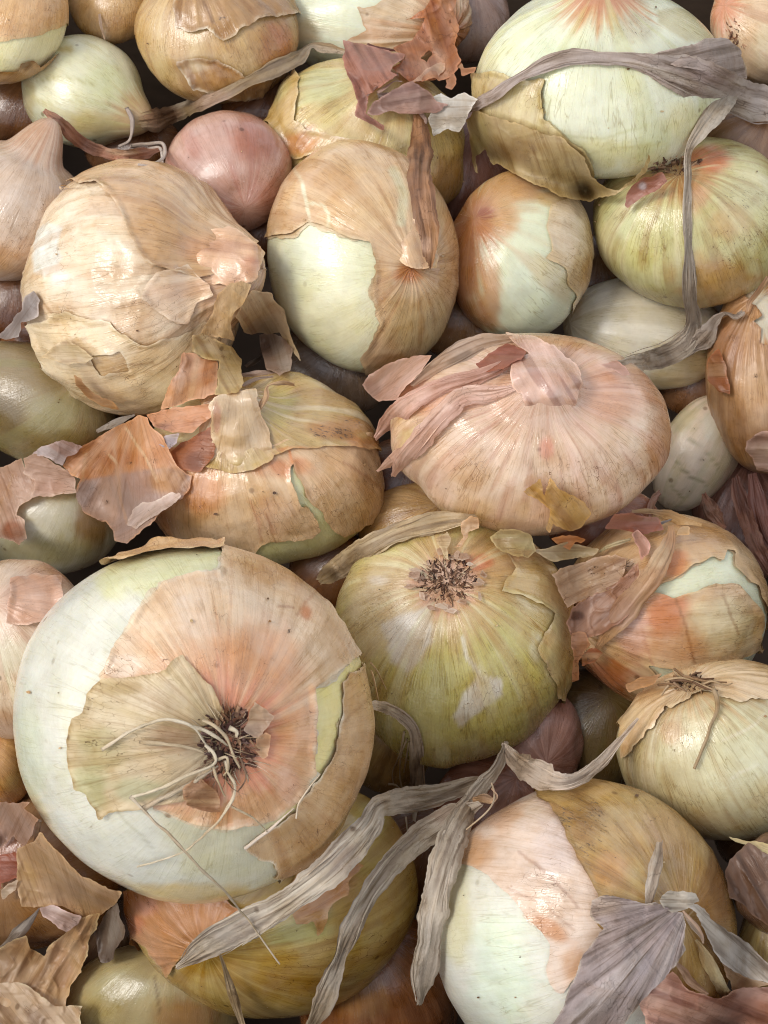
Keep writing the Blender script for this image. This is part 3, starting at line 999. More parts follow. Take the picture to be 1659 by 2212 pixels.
O('rooted', "greenish yellow onion with a round dark crumbly root facing up, right of the largest onion", (978, 1378), (260, 274), (.05, .44, -.89), 7, (206, 194, 122), mat=M_SKIN,
  rz=225, rootdim=.10, lump=.02, ribs=.018, bumps=[(1200, 1480, 60, 8), (820, 1480, 60, 6)],
  paint=[('B', 1020, 1450, 190, 160, (208, 198, 116), .85), ('R', 22, 42, (206, 172, 124), .75), ('B', 800, 1320, 90, 150, (206, 180, 132), .85), ('B', 790, 1490, 60, 90, (190, 160, 108), .7),
         ('B', 1080, 1210, 120, 60, (200, 158, 106), .8), ('B', 1150, 1250, 60, 60, (196, 156, 98), .7), ('B', 1160, 1340, 60, 70, (206, 178, 116), .6), ('R', 12, 20, (214, 166, 138), .8), ('B', 1035, 1215, 35, 22, (208, 132, 92), .85),
         ('G', [(880, 1456), (845, 1430), (822, 1346), (930, 1306), (936, 1386)], (224, 214, 196), .95, 12), ('G', [(978, 1550), (1003, 1496), (1040, 1458), (1080, 1466), (1086, 1501), (1045, 1531), (996, 1570)], (240, 236, 218), 1, 5),
         ('L', [(1000, 1380), (1008, 1420), (1032, 1451), (1046, 1512)], 6, (234, 228, 204), .9), ('L', [(1120, 1290), (1145, 1310), (1190, 1320)], 7, (232, 224, 190), .7), ('B', 1160, 1400, 20, 40, (232, 228, 196), .8),
         ('L', [(1150, 1360), (1180, 1450), (1215, 1512)], 4, (226, 214, 160), .8), ('L', [(1060, 1260), (1140, 1330), (1210, 1400)], 4, (196, 150, 90), .4), ('B', 990, 1640, 180, 40, (190, 170, 96), .8), ('B', 1090, 1590, 80, 40, (206, 196, 112), .6),
         ('F', 8, .15, .5, (190, 160, 100), .45), ('F', 13, .3, .6, (232, 226, 180), .5), ('V', 1), ('B', 820, 1255, 30, 14, (228, 214, 190), .9), ('RA', .05)],
  skins=[dict(inc=[[(1060, 1175), (1110, 1165), (1175, 1200), (1225, 1290), (1245, 1400), (1240, 1500), (1208, 1515), (1190, 1460), (1160, 1400), (1195, 1330), (1130, 1290), (1080, 1280), (1110, 1230)]],
              col=(206, 176, 118), lift=4, curl=7, jag=6, rim=(226, 206, 160), rimw=4, sp=5.5, wr=2.5, paint=[('F', 8, .1, .5, (214, 200, 140), .6), ('B', 1210, 1440, 40, 70, (212, 200, 140), .8), ('B', 1110, 1200, 60, 30, (192, 146, 92), .7)])])

O('pink', "wide flat onion with shiny pinkish tan skin and a folded papery neck", (1147, 936), (307, 218), (.07, -.42, .9), 9, (226, 198, 170), mat=M_SKIN,
  rz=195, neck=(.22, 13), lump=.015, ribs=.014, pinch=.05, bumps=[(930, 1050, 70, -10), (1380, 1060, 60, -6), (1170, 1150, 80, 6)],
  paint=[('N', 16, 46, (216, 178, 156), .7), ('B', 1340, 840, 120, 90, (218, 160, 124), .7), ('B', 1130, 1110, 260, 50, (218, 182, 134), .8), ('B', 890, 930, 60, 90, (206, 180, 128), .9), ('B', 960, 870, 80, 40, (214, 150, 104), .7),
         ('B', 1010, 980, 130, 60, (226, 196, 170), .7), ('B', 1280, 1000, 120, 50, (226, 196, 172), .7), ('B', 1250, 740, 180, 40, (206, 160, 120), .8), ('B', 1430, 940, 40, 100, (206, 156, 116), .8), ('F', 9, .1, .5, (226, 186, 166), .45),
         ('F', 20, .25, .5, (186, 132, 104), .4), ('V', 1), ('RA', -.10), ('D', 1160, 880, 60, 20, .35), ('L', [(940, 960), (985, 890), (1060, 830)], 2, (196, 150, 128), .5), ('B', 1180, 970, 20, 30, (222, 150, 130), .6), ('DA', .04)])

O('mintwhite', "onion with mint white flesh bared beside brown speckled skin, bottom edge", (1262, 2012), (320, 318), (.6, -.06, .8), 8, MINT,
  rz=270, neck=(.10, 14), lump=.015, ribs=.008,
  paint=[('B', 990, 1960, 40, 180, (206, 200, 158), .7), ('B', 1080, 2100, 90, 150, (214, 226, 208), .8), ('L', [(1060, 2030), (1130, 2050)], 2, (190, 205, 185), .6), ('D', 1090, 2093, 7, 7, .9), ('L', [(1040, 2110), (1180, 2120)], 2, (196, 210, 190), .5), ('RA', -.04)],
  skins=[dict(inc=[[(985, 1860), (1020, 1770), (1100, 1700), (1200, 1690), (1330, 1900), (1330, 2020), (1280, 2060), (1230, 2110), (1215, 2140), (1200, 2120), (1187, 2095), (1190, 2040), (1150, 1985), (1110, 1935), (1060, 1890)]],
              film=(222, 222, 208), grow=9, col=(226, 204, 186), lift=2.6, curl=.8, jag=3, rim=(226, 204, 184), rimw=8, rims=.6, sp=5.5, wr=1.6,
              paint=[('B', 1010, 1840, 70, 60, (206, 162, 120), .9), ('B', 1080, 1760, 60, 50, (212, 172, 140), .8), ('B', 1200, 1830, 60, 80, (226, 208, 200), .8), ('B', 1190, 2010, 70, 25, (206, 150, 104), .85, 30), ('B', 1240, 2080, 40, 60, (208, 160, 116), .8),
                     ('L', [(1120, 1840), (1180, 1885), (1250, 1960)], 2, (176, 140, 120), .7), ('L', [(1100, 1920), (1180, 1960), (1240, 2010)], 2, (180, 146, 124), .6), ('V', .4), ('RA', -.06)]),
         dict(inc=[[(1150, 1690), (1160, 1728), (1188, 1742), (1206, 1768), (1222, 1805), (1250, 1862), (1291, 1935), (1290, 2000), (1400, 2120), (1520, 2300), (1700, 2200), (1700, 1700), (1280, 1600)]],
              col=(196, 162, 104), lift=8, curl=4, jag=4, rim=(120, 90, 55), rimw=5, sp=5.5, wr=1.6,
              paint=[('B', 1330, 1750, 140, 40, (196, 166, 104), .8), ('B', 1450, 1800, 70, 90, (184, 142, 84), .8), ('B', 1530, 1950, 50, 120, (168, 120, 66), .85), ('B', 1320, 1880, 50, 50, (214, 166, 112), .8), ('DG', [(1220, 1715), (1300, 1720), (1320, 1800), (1310, 1860), (1270, 1850), (1215, 1770)], .62, 34),
                     ('B', 1400, 1900, 60, 60, (214, 190, 130), .6), ('D', 1470, 1780, 60, 40, .4), ('D', 1225, 1775, 26, 36, .85), ('D', 1280, 1760, 30, 60, .7), ('D', 1270, 1840, 30, 30, .7), ('D', 1330, 1820, 60, 60, .5), ('B', 1260, 1780, 50, 70, (150, 112, 66), .55), ('B', 1440, 1900, 60, 80, (176, 138, 82), .6), ('D', 1500, 1850, 60, 60, .3), ('F', 8, .1, .5, (170, 130, 78), .5), ('DA', .10), ('V', .8), ('D', 1380, 1740, 90, 40, .35)])])

O('hairyroot', "pale olive onion with thin dry roots at its top, at the right edge low down", (1578, 1622), (246, 192), (.37, .77, -.52), 8, (210, 202, 162), mat=M_SKIN,
  rz=190, rootdim=.04, lump=.02, ribs=.012,
  paint=[('R', 14, 42, (206, 172, 124), .85), ('B', 1400, 1530, 60, 60, (200, 160, 112), .8), ('B', 1620, 1480, 90, 40, (206, 170, 120), .8), ('B', 1600, 1640, 120, 90, (214, 212, 176), .8), ('B', 1500, 1780, 140, 40, (206, 188, 138), .8), ('B', 1380, 1640, 40, 80, (190, 170, 120), .6),
         ('F', 9, .1, .5, (224, 216, 184), .6), ('F', 15, .3, .6, (176, 150, 100), .5), ('V', 1), ('B', 1450, 1580, 30, 40, (196, 150, 98), .6), ('L', [(1560, 1600), (1620, 1570), (1659, 1540)], 3, (226, 220, 196), .7), ('L', [(1580, 1680), (1640, 1650)], 3, (228, 224, 200), .7)],
  skins=[dict(inc=[[(1335, 1560), (1370, 1490), (1440, 1440), (1560, 1420), (1720, 1400), (1720, 1500), (1600, 1520), (1520, 1500), (1440, 1530), (1390, 1600), (1350, 1640)]], col=(220, 192, 150), lift=3, curl=5, jag=8, rim=(228, 210, 174), sp=6, wr=2.5,
              paint=[('F', 9, .1, .5, (200, 160, 112), .5), ('B', 1640, 1450, 70, 40, (220, 190, 146), .8), ('D', 1500, 1475, 60, 18, .5)])])

O('banded', "onion with a white band bared between two torn orange skins, above the right edge middle", (1440, 1318), (222, 206), (-.85, .1, .5), 6, (224, 226, 196),
  rz=190, neck=(.08, 22), lump=.02, ribs=.012,
  paint=[('RA', .02)],
  skins=[dict(exc=[[(1385, 1292), (1420, 1262), (1454, 1250), (1499, 1216), (1534, 1203), (1562, 1212), (1570, 1190), (1582, 1196), (1585, 1226), (1629, 1266), (1654, 1316), (1665, 1360), (1640, 1415), (1634, 1370), (1645, 1350), (1629, 1301), (1594, 1268), (1544, 1262), (1494, 1283), (1454, 1293), (1419, 1283)],
                   [(1400, 1436), (1470, 1440), (1560, 1430), (1640, 1400), (1660, 1460), (1560, 1480), (1440, 1480)]],
              film=(224, 214, 180), grow=8, col=(218, 184, 140), lift=3.6, curl=5, jag=4, rim=(226, 200, 150), rimw=3.5, sp=5.5, wr=1.8,
              paint=[('B', 1440, 1330, 60, 70, (206, 132, 84), .9), ('B', 1560, 1350, 90, 70, (222, 204, 156), .9), ('B', 1370, 1370, 40, 80, (216, 168, 146), .8), ('B', 1460, 1390, 80, 50, (210, 160, 120), .6), ('B', 1310, 1470, 90, 60, (170, 100, 56), .9), ('B', 1520, 1160, 140, 40, (196, 154, 106), .9),
                     ('B', 1455, 1215, 40, 35, (202, 128, 70), .9), ('B', 1280, 1300, 70, 70, (176, 126, 92), .7), ('L', [(1458, 1292), (1480, 1350), (1500, 1430)], 2, (160, 110, 66), .8), ('L', [(1560, 1285), (1585, 1350), (1592, 1370)], 2, (160, 118, 70), .7), ('L', [(1380, 1330), (1400, 1400), (1415, 1450)], 2, (200, 150, 120), .7),
                     ('V', .7), ('D', 1340, 1225, 60, 24, .75), ('B', 1640, 1360, 20, 60, (206, 166, 106), .6)])])

O('halfpeeled', "upright onion, tan on top with a bare shiny cream lower left half, at upper middle", (785, 557), (206, 253), (.5, .06, .86), 8, (232, 232, 200), rot=-12,
  rz=185, neck=(.0, 16), lump=.015, ribs=.006, bumps=[(888, 590, 26, -9), (880, 540, 30, 6)],
  paint=[('B', 640, 560, 60, 60, (226, 232, 210), .6), ('B', 720, 700, 90, 80, (232, 226, 180), .5), ('RA', -.10), ('B', 600, 640, 30, 60, (224, 214, 170), .5)],
  skins=[dict(inc=[[(540, 520), (575, 511), (632, 503), (668, 480), (700, 484), (712, 492), (748, 512), (800, 524), (812, 560), (806, 640), (820, 700), (800, 740), (778, 768), (792, 800), (850, 850), (1030, 820), (1040, 500), (950, 320), (800, 260), (640, 280), (540, 400)]],
              film=(228, 220, 188), col=(220, 186, 142), lift=3.2, curl=4, jag=4, rim=(236, 216, 176), rimw=8, rims=.6, sp=5, wr=1.2,
              paint=[('B', 720, 380, 120, 60, (214, 180, 136), .7), ('B', 800, 460, 60, 60, (226, 196, 150), .6), ('B', 880, 590, 40, 26, (214, 140, 78), .9), ('B', 900, 700, 80, 80, (224, 200, 150), .8), ('B', 960, 560, 40, 90, (214, 172, 126), .7), ('B', 850, 780, 70, 24, (196, 146, 92), .8),
                     ('L', [(632, 352), (640, 372), (655, 395), (664, 440), (670, 478)], 4.5, (232, 224, 190), 1), ('L', [(664, 438), (700, 445), (711, 465), (708, 498)], 3.5, (232, 224, 190), 1), ('F', 8, .2, .5, (190, 146, 98), .5), ('V', .8), ('L', [(850, 370), (870, 420), (865, 480)], 12, (226, 220, 180), .7),
                     ('B', 900, 680, 60, 60, (196, 160, 106), .3), ('D', 640, 360, 30, 12, .35), ('RA', -.06)])])

O('papery', "round onion wrapped in crinkled cream papery skin with its neck to the right, at left", (297, 622), (241, 266), (.86, -.12, .48), 8, (228, 228, 210),
  rz=225, neck=(.28, 19), lump=.026, ribs=.026, pinch=.05, bumps=[(100, 620, 60, 6)],
  paint=[('B', 110, 540, 60, 70, (226, 230, 226), .9)],
  skins=[dict(col=(230, 208, 176), lift=3.5, curl=5, jag=6, sp=5, wr=2.2, cr=2.2,
              paint=[('G', [(78, 500), (110, 482), (136, 492), (128, 530), (138, 560), (100, 600), (76, 590)], (228, 230, 222), .9, 5), ('G', [(150, 508), (205, 494), (250, 505), (300, 555), (240, 540), (190, 525)], (234, 218, 190), .9, 4), ('B', 180, 620, 80, 50, (230, 216, 190), .7), ('B', 250, 620, 120, 80, (232, 212, 184), .8), ('B', 250, 790, 140, 70, (222, 198, 148), .8), ('B', 420, 600, 80, 90, (216, 168, 128), .8), ('B', 470, 550, 60, 50, (196, 128, 90), .85), ('B', 330, 700, 60, 40, (226, 210, 176), .6), ('B', 260, 870, 120, 40, (190, 160, 110), .7), ('B', 120, 760, 60, 60, (206, 186, 136), .7),
                     ('L', [(150, 660), (300, 760), (240, 700)], 2, (186, 146, 100), .5), ('L', [(90, 640), (150, 720)], 2.4, (160, 120, 80), .7), ('L', [(210, 770), (300, 745), (340, 740)], 2, (140, 110, 70), .6), ('L', [(300, 700), (370, 620), (450, 570)], 2, (190, 146, 104), .5), ('L', [(220, 830), (320, 820), (370, 800)], 2, (160, 126, 80), .5),
                     ('F', 7, .2, .6, (236, 218, 190), .5), ('B', 130, 595, 26, 24, (236, 228, 216), .9), ('V', .8), ('N', 12, 40, (212, 168, 130), .6), ('F', 10, .05, .4, (198, 158, 116), .45)]),
         dict(inc=[[(30, 500), (48, 462), (70, 438), (135, 415), (215, 412), (238, 428), (262, 470), (300, 545), (330, 575), (420, 600), (520, 580), (560, 500), (480, 440), (380, 330), (240, 330), (120, 370), (30, 440)]],
              exc=[[(120, 415), (150, 402), (210, 400), (236, 420), (215, 410), (140, 412)]],
              col=(204, 166, 122), lift=7, curl=6, jag=4, rim=(232, 210, 176), rimw=4, sp=5, wr=2.6,
              paint=[('B', 300, 390, 120, 40, (196, 158, 114), .8), ('B', 110, 450, 60, 24, (188, 144, 96), .8), ('B', 440, 540, 80, 40, (206, 158, 120), .7), ('B', 500, 560, 50, 40, (188, 116, 78), .9), ('F', 7, .1, .5, (224, 192, 152), .6), ('F', 14, .2, .5, (170, 124, 82), .4), ('V', 1), ('B', 220, 450, 50, 20, (214, 180, 136), .7)]),
         dict(inc=[[(60, 700), (150, 668), (240, 700), (300, 742), (380, 728), (440, 690), (470, 720), (430, 800), (380, 900), (250, 920), (120, 830)]], exc=[[(200, 770), (260, 760), (280, 800), (220, 810)]],
              col=(232, 210, 172), lift=6, curl=6, jag=7, rim=(240, 226, 196), rimw=6, sp=5, wr=2.0, paint=[('F', 8, .1, .5, (230, 208, 170), .5), ('B', 260, 860, 120, 40, (212, 182, 136), .6), ('L', [(120, 760), (220, 790), (330, 780)], 3, (166, 130, 86), .5), ('V', 1)]),
         dict(inc=[[(330, 590), (400, 575), (440, 612), (452, 640), (420, 660), (400, 700), (360, 690), (300, 640)]],
              col=(232, 204, 172), lift=7, curl=6, jag=6, rim=(240, 216, 186), rimw=6, sp=5, wr=1.6, paint=[('F', 8, .1, .5, (204, 156, 116), .5), ('V', 1)]),
         ])

O('orangetorn', "stumpy necked onion with torn orange skin opened on its left, above the largest onion", (562, 1022), (268, 205), (-.24, -.66, .72), 7, (224, 222, 176), rot=-3,
  rz=190, neck=(.22, 17), lump=.03, ribs=.014, pinch=.06, bumps=[(790, 900, 60, 10), (600, 1000, 40, -6), (815, 1090, 60, 12), (660, 830, 60, 8)],
  paint=[('G', [(540, 1140), (820, 1080), (840, 1240), (560, 1260)], (222, 216, 160), .8, 20), ('DA', .06)],
  skins=[dict(inc=[[(250, 1000), (440, 960), (600, 960), (850, 930), (850, 1130), (800, 1134), (760, 1140), (736, 1150), (700, 1120), (668, 1070), (640, 1030), (632, 1004), (628, 1040), (650, 1090), (668, 1106), (690, 1140), (668, 1158), (610, 1160), (560, 1172), (530, 1210), (420, 1240), (250, 1240)]],
              film=(222, 212, 160), grow=9, col=(226, 192, 150), lift=3.2, curl=4, jag=5, rim=(226, 190, 140), rimw=3.5, sp=5.2, wr=2.2,
              paint=[('B', 620, 1010, 90, 30, (210, 136, 78), .85), ('B', 440, 1060, 80, 60, (214, 150, 100), .8), ('B', 720, 1020, 80, 50, (228, 190, 146), .8), ('B', 350, 1130, 60, 50, (206, 150, 104), .7), ('B', 600, 1110, 60, 50, (224, 186, 152), .8), ('L', [(575, 1110), (590, 1150)], 2, (170, 110, 70), .7), ('L', [(540, 1080), (560, 1130), (562, 1165)], 2, (190, 130, 96), .6),
                     ('L', [(740, 1000), (790, 1030), (820, 1060)], 2, (176, 120, 80), .6), ('L', [(630, 1000), (625, 970)], 3, (236, 150, 80), .8), ('V', .8), ('F', 8, .2, .5, (230, 200, 160), .4)]),
         dict(inc=[[(425, 1000), (440, 1008), (500, 1022), (548, 1016), (584, 995), (590, 983), (640, 972), (690, 966), (760, 968), (850, 985), (880, 900), (760, 780), (600, 790), (500, 800), (440, 860)]],
              col=(200, 172, 112), lift=6, curl=5, jag=4, rim=(216, 176, 116), rimw=4, sp=5.2, wr=2.0,
              paint=[('N', 10, 40, (196, 164, 134), .9), ('B', 600, 880, 50, 60, (208, 196, 120), .7), ('B', 720, 860, 80, 40, (196, 160, 104), .8), ('B', 730, 930, 90, 30, (186, 132, 76), .8), ('B', 540, 990, 60, 24, (200, 170, 112), .6), ('D', 715, 935, 80, 22, .75), ('D', 760, 915, 50, 16, .6), ('F', 9, .15, .5, (222, 204, 170), .7), ('V', 1), ('B', 640, 975, 60, 10, (208, 134, 70), .8), ('B', 790, 960, 50, 20, (210, 150, 90), .8)])])

O('biggreen', "large pale green onion under a twisted grey leaf, at the top right", (1300, 176), (272, 212), (.0, -.80, .6), 9, (222, 224, 198),
  rz=200, neck=(.22, 15), lump=.018, ribs=.012,
  paint=[('N', 13, 27, (206, 160, 118), .95), ('N', 9, 16, (190, 130, 96), .8), ('B', 1180, 120, 90, 60, (214, 224, 190), .7), ('B', 1280, 330, 150, 40, (222, 216, 160), .8), ('B', 1480, 260, 60, 60, (216, 206, 150), .7), ('DG', [(1340, 30), (1440, 20), (1430, 70), (1330, 100), (1290, 90)], .55, 14), ('B', 1370, 60, 50, 40, (196, 186, 160), .6),
         ('G', [(1420, 20), (1560, 10), (1600, 90), (1480, 90), (1425, 50)], (190, 178, 130), .8, 6), ('F', 6, .2, .5, (206, 206, 150), .45), ('V', .9), ('B', 1050, 150, 40, 60, (206, 196, 150), .5), ('L', [(1160, 290), (1300, 300), (1400, 270)], 3, (196, 196, 150), .5), ('L', [(1200, 350), (1330, 320), (1440, 310)], 3, (206, 200, 150), .6)],
  skins=[dict(inc=[[(1035, 160), (1095, 159), (1107, 172), (1174, 175), (1166, 220), (1174, 255), (1219, 290), (1260, 320), (1282, 380), (1300, 420), (1200, 450), (1000, 400), (960, 250)]],
              film=(214, 208, 170), grow=9, col=(198, 182, 132), lift=5, curl=6, jag=4, rim=(206, 190, 130), sp=5.2, wr=2.0, zcut=.9,
              paint=[('B', 1060, 200, 60, 40, (176, 150, 96), .7), ('B', 1130, 210, 50, 40, (196, 184, 120), .7), ('B', 1120, 320, 70, 40, (170, 140, 92), .7), ('B', 1230, 360, 40, 50, (196, 170, 118), .7), ('D', 1130, 320, 50, 26, .4), ('L', [(1060, 260), (1120, 265), (1200, 300)], 3, (160, 130, 84), .6), ('L', [(1060, 300), (1110, 260)], 2, (150, 120, 70), .6), ('F', 8, .1, .5, (214, 196, 146), .5), ('V', 1)])])

O('greenroot', "yellow green onion with a brown root and orange blush, right edge in the upper half", (1500, 478), (222, 188), (.16, .62, -.77), 7, (208, 202, 142), mat=M_SKIN,
  rz=185, rootdim=.09, lump=.02, ribs=.012,
  paint=[('R', 16, 32, (200, 152, 104), .85), ('B', 1535, 345, 60, 36, (212, 132, 88), .95), ('B', 1400, 520, 80, 70, (206, 204, 136), .8), ('B', 1340, 470, 40, 60, (206, 210, 160), .7), ('B', 1600, 420, 60, 60, (210, 204, 160), .7), ('B', 1540, 590, 110, 60, (200, 166, 102), .85), ('B', 1570, 480, 60, 50, (206, 176, 130), .7), ('D', 1590, 430, 60, 40, .55), ('D', 1620, 510, 50, 50, .55), ('D', 1440, 365, 60, 24, .6), ('B', 1500, 420, 40, 60, (208, 160, 116), .7),
         ('F', 9, .15, .5, (222, 214, 166), .6), ('F', 14, .25, .5, (170, 140, 84), .5), ('V', 1), ('B', 1440, 640, 100, 24, (190, 176, 116), .6), ('RA', -.03), ('G', [(1460, 630), (1500, 570), (1560, 560), (1640, 600), (1600, 660), (1500, 680)], (200, 158, 96), .7, 14)])

O('leaning', "leaning onion, brown left and pale right, just right of the half peeled upright onion", (1124, 550), (155, 186), (-.62, -.42, .66), 6, (222, 226, 194), rot=12,
  rz=150, neck=(.05, 16), lump=.03, ribs=.01, bumps=[(1050, 462, 26, -8)],
  paint=[('B', 1150, 620, 80, 100, (220, 228, 206), .7), ('B', 1000, 560, 60, 170, (190, 126, 76), .95), ('B', 1040, 470, 80, 90, (186, 122, 74), .95), ('B', 1110, 400, 110, 60, (204, 156, 102), .95), ('B', 1060, 640, 30, 110, (196, 140, 88), .8), ('B', 1020, 690, 50, 60, (176, 126, 84), .8), ('B', 1090, 470, 40, 60, (210, 170, 120), .7), ('B', 1050, 460, 26, 16, (160, 92, 62), .85), ('B', 1200, 430, 50, 30, (210, 176, 120), .8), ('F', 8, .15, .5, (206, 160, 108), .35), ('V', 1)],
  skins=[dict(inc=[[(1188, 520), (1178, 490), (1190, 440), (1260, 420), (1310, 500), (1290, 640), (1240, 700), (1228, 690), (1244, 640), (1226, 610), (1222, 575), (1200, 566), (1176, 556), (1192, 540)]], col=(218, 196, 158), lift=2, curl=2, jag=5, rim=(226, 200, 150), sp=5, wr=1.2, paint=[('B', 1230, 500, 50, 60, (224, 206, 176), .8), ('B', 1270, 600, 24, 60, (206, 166, 112), .8), ('V', 1)])])

O('goldfront', "golden yellow onion beneath the largest onion, crossed by grey leaves", (590, 1932), (310, 266), (-.45, .45, .77), 5, (204, 172, 96), rot=-8, mat=M_SKIN,
  rz=240, lump=.02, ribs=.01,
  paint=[('B', 640, 2000, 90, 70, (206, 202, 136), .8), ('B', 420, 2080, 110, 60, (196, 154, 76), .8), ('B', 620, 2130, 180, 40, (190, 150, 74), .8), ('B', 330, 1990, 60, 60, (190, 130, 76), .8), ('B', 720, 1900, 60, 60, (206, 158, 100), .8), ('B', 800, 1800, 60, 110, (206, 190, 116), .8), ('D', 545, 2025, 24, 12, .7), ('F', 9, .1, .5, (222, 196, 120), .6), ('F', 12, .25, .5, (160, 116, 52), .4), ('V', .6), ('RA', -.04)],
  skins=[dict(inc=[[(250, 1930), (420, 1900), (480, 1935), (520, 1960), (480, 2010), (400, 2060), (368, 2105), (330, 2060), (270, 2010)]],
              col=(206, 152, 108), lift=5, curl=8, jag=6, rim=(214, 170, 120), sp=5.5, wr=2.5, paint=[('B', 320, 1960, 30, 24, (222, 164, 136), .9), ('B', 300, 1995, 24, 24, (214, 140, 100), .9), ('B', 400, 2040, 50, 40, (190, 140, 96), .8), ('B', 270, 1970, 20, 50, (178, 116, 56), .8)]),
         dict(inc=[[(620, 1930), (640, 1890), (740, 1840), (780, 1870), (752, 1900), (745, 1935), (710, 1960), (700, 2010), (690, 2020), (672, 1990), (640, 1990)]],
              col=(206, 160, 104), lift=4, curl=6, jag=7, rim=(222, 180, 120), sp=5.5, wr=3, paint=[('F', 10, .0, .4, (170, 112, 62), .6)])])

# --- middle ones
O('brownpatch', "brown and tan onion with flaking skin, near the top left", (470, 72), (180, 152), (-.25, -.8, .5), 7, (200, 168, 114), mat=M_SKIN, rz=150, neck=(.15, 25), lump=.03, ribs=.012,
  paint=[('B', 380, 90, 60, 110, (214, 190, 140), .8), ('B', 330, 170, 50, 60, (206, 180, 124), .8), ('B', 600, 100, 50, 70, (186, 118, 66), .9), ('B', 460, 190, 110, 40, (190, 152, 96), .7), ('D', 340, 190, 40, 30, .3), ('V', 1), ('F', 8, .1, .5, (176, 134, 84), .5)],
  skins=[dict(inc=[[(384, -40), (380, 60), (420, 68), (450, 62), (462, 80), (480, 88), (520, 60), (560, 40), (640, 30), (660, 140), (600, 160), (540, 170), (500, 140), (460, 120), (380, 130), (420, 190), (520, 210), (700, 180), (700, -60)]],
              col=(176, 136, 86), lift=4, curl=6, jag=6, rim=(232, 222, 196), rimw=5, sp=5.5, wr=3.5,
              paint=[('B', 440, 30, 40, 40, (190, 150, 94), .8), ('B', 560, 90, 60, 50, (170, 130, 78), .8), ('B', 420, 140, 40, 20, (206, 184, 144), .8), ('B', 540, 120, 30, 14, (214, 200, 166), .8), ('D', 480, 40, 12, 8, 1), ('D', 525, 70, 12, 8, 1), ('L', [(440, 5), (460, 50)], 2.5, (90, 60, 36), .8), ('B', 620, 90, 30, 60, (190, 116, 62), .8), ('F', 8, .1, .5, (150, 108, 62), .5)])])
O('smallpale', "small pale green onion whose neck runs into a twisted dry leaf, at upper left", (178, 198), (134, 122), (.82, .42, .38), 6, (224, 222, 188), rz=115, neck=(.34, 20), lump=.02, ribs=.010, rot=18,
  paint=[('N', 18, 40, (196, 164, 124), .9), ('B', 200, 270, 90, 40, (206, 188, 130), .85), ('B', 230, 180, 60, 60, (206, 210, 160), .6), ('L', [(80, 172), (140, 168), (200, 180)], 4, (186, 180, 124), .6), ('L', [(80, 222), (160, 218), (240, 226)], 3, (196, 190, 140), .6), ('G', [(120, 100), (160, 100), (155, 116), (125, 116)], (196, 176, 116), .8, 4), ('B', 60, 220, 20, 60, (196, 176, 116), .7), ('V', .7), ('F', 6, .2, .5, (206, 196, 140), .5)])
O('pointed', "pinkish grey onion with a pointed neck at the left edge", (10, 455), (172, 156), (.42, -.88, .22), 7, (206, 182, 160), mat=M_SKIN, rz=140, neck=(.44, 15), lump=.015, ribs=.012, pinch=.06,
  paint=[('N', 10, 38, (194, 150, 118), .8), ('B', 40, 450, 70, 60, (214, 196, 180), .7), ('B', 30, 560, 90, 50, (206, 164, 122), .8), ('F', 9, .1, .5, (216, 190, 164), .5), ('V', .8), ('RA', -.08)])
O('rosy', "rosy pink onion deep between others, below the twisted leaf at upper left", (492, 372), (140, 134), (.25, .55, .8), 5, (200, 158, 140), mat=M_SKIN, rz=120, neck=(.05, 20), lump=.025, ribs=.01, bumps=[(512, 418, 26, -10), (470, 300, 60, 4)],
  paint=[('B', 560, 300, 70, 60, (176, 110, 84), .8), ('B', 450, 380, 60, 60, (198, 156, 138), .8), ('B', 570, 420, 50, 40, (210, 160, 146), .7), ('RA', -.10), ('F', 8, .2, .5, (186, 120, 100), .4), ('V', .3)])
O('lumpy', "lumpy yellow tan onion behind the half peeled one", (790, 302), (220, 180), (.3, -.7, .6), 5, (216, 196, 130), mat=M_SKIN, rz=150, lump=.05, ribs=.02, bumps=[(960, 400, 60, 18), (880, 350, 34, -16), (640, 200, 40, 10), (740, 250, 40, -8), (800, 200, 40, 8)],
  paint=[('B', 700, 190, 80, 70, (206, 204, 150), .9), ('B', 650, 300, 70, 40, (206, 150, 84), .9), ('B', 780, 270, 60, 40, (214, 190, 140), .7), ('B', 850, 310, 60, 60, (222, 206, 150), .8), ('B', 960, 390, 50, 80, (206, 166, 106), .9), ('B', 600, 220, 30, 60, (208, 178, 120), .8), ('V', 1), ('F', 7, .1, .5, (196, 160, 96), .5)],
  skins=[dict(inc=[[(560, 180), (600, 160), (640, 140), (648, 200), (640, 260), (660, 280), (700, 290), (760, 300), (770, 330), (700, 330), (640, 340), (560, 240)]], col=(206, 176, 116), lift=4, curl=6, jag=6, rim=(226, 206, 160), sp=5.5, wr=3,
              paint=[('B', 650, 310, 60, 30, (206, 140, 76), .8), ('B', 740, 290, 30, 12, (224, 204, 180), .9), ('B', 600, 190, 40, 50, (206, 196, 140), .7)])])
O('topmiddle', "white onion with frayed orange neck skin at the top edge middle", (795, 30), (215, 138), (.75, .25, .6), 5, (222, 226, 200), rz=130, neck=(.1, 25), lump=.03, ribs=.01,
  paint=[('B', 650, 70, 50, 40, (206, 176, 130), .8), ('F', 6, .2, .5, (206, 196, 160), .4)],
  skins=[dict(inc=[[(770, 20), (850, 0), (900, -20), (1060, -20), (1060, 220), (880, 220), (800, 100), (760, 110), (745, 90), (790, 60)]], col=(224, 200, 166), lift=4, curl=6, jag=7, rim=(206, 160, 110), sp=5.5, wr=3,
              paint=[('B', 960, 70, 70, 90, (196, 126, 78), .9), ('B', 820, 60, 60, 40, (230, 214, 190), .7), ('B', 1000, 110, 40, 80, (170, 116, 78), .8), ('F', 8, .1, .5, (206, 150, 100), .5), ('D', 980, 80, 40, 40, .4)])])
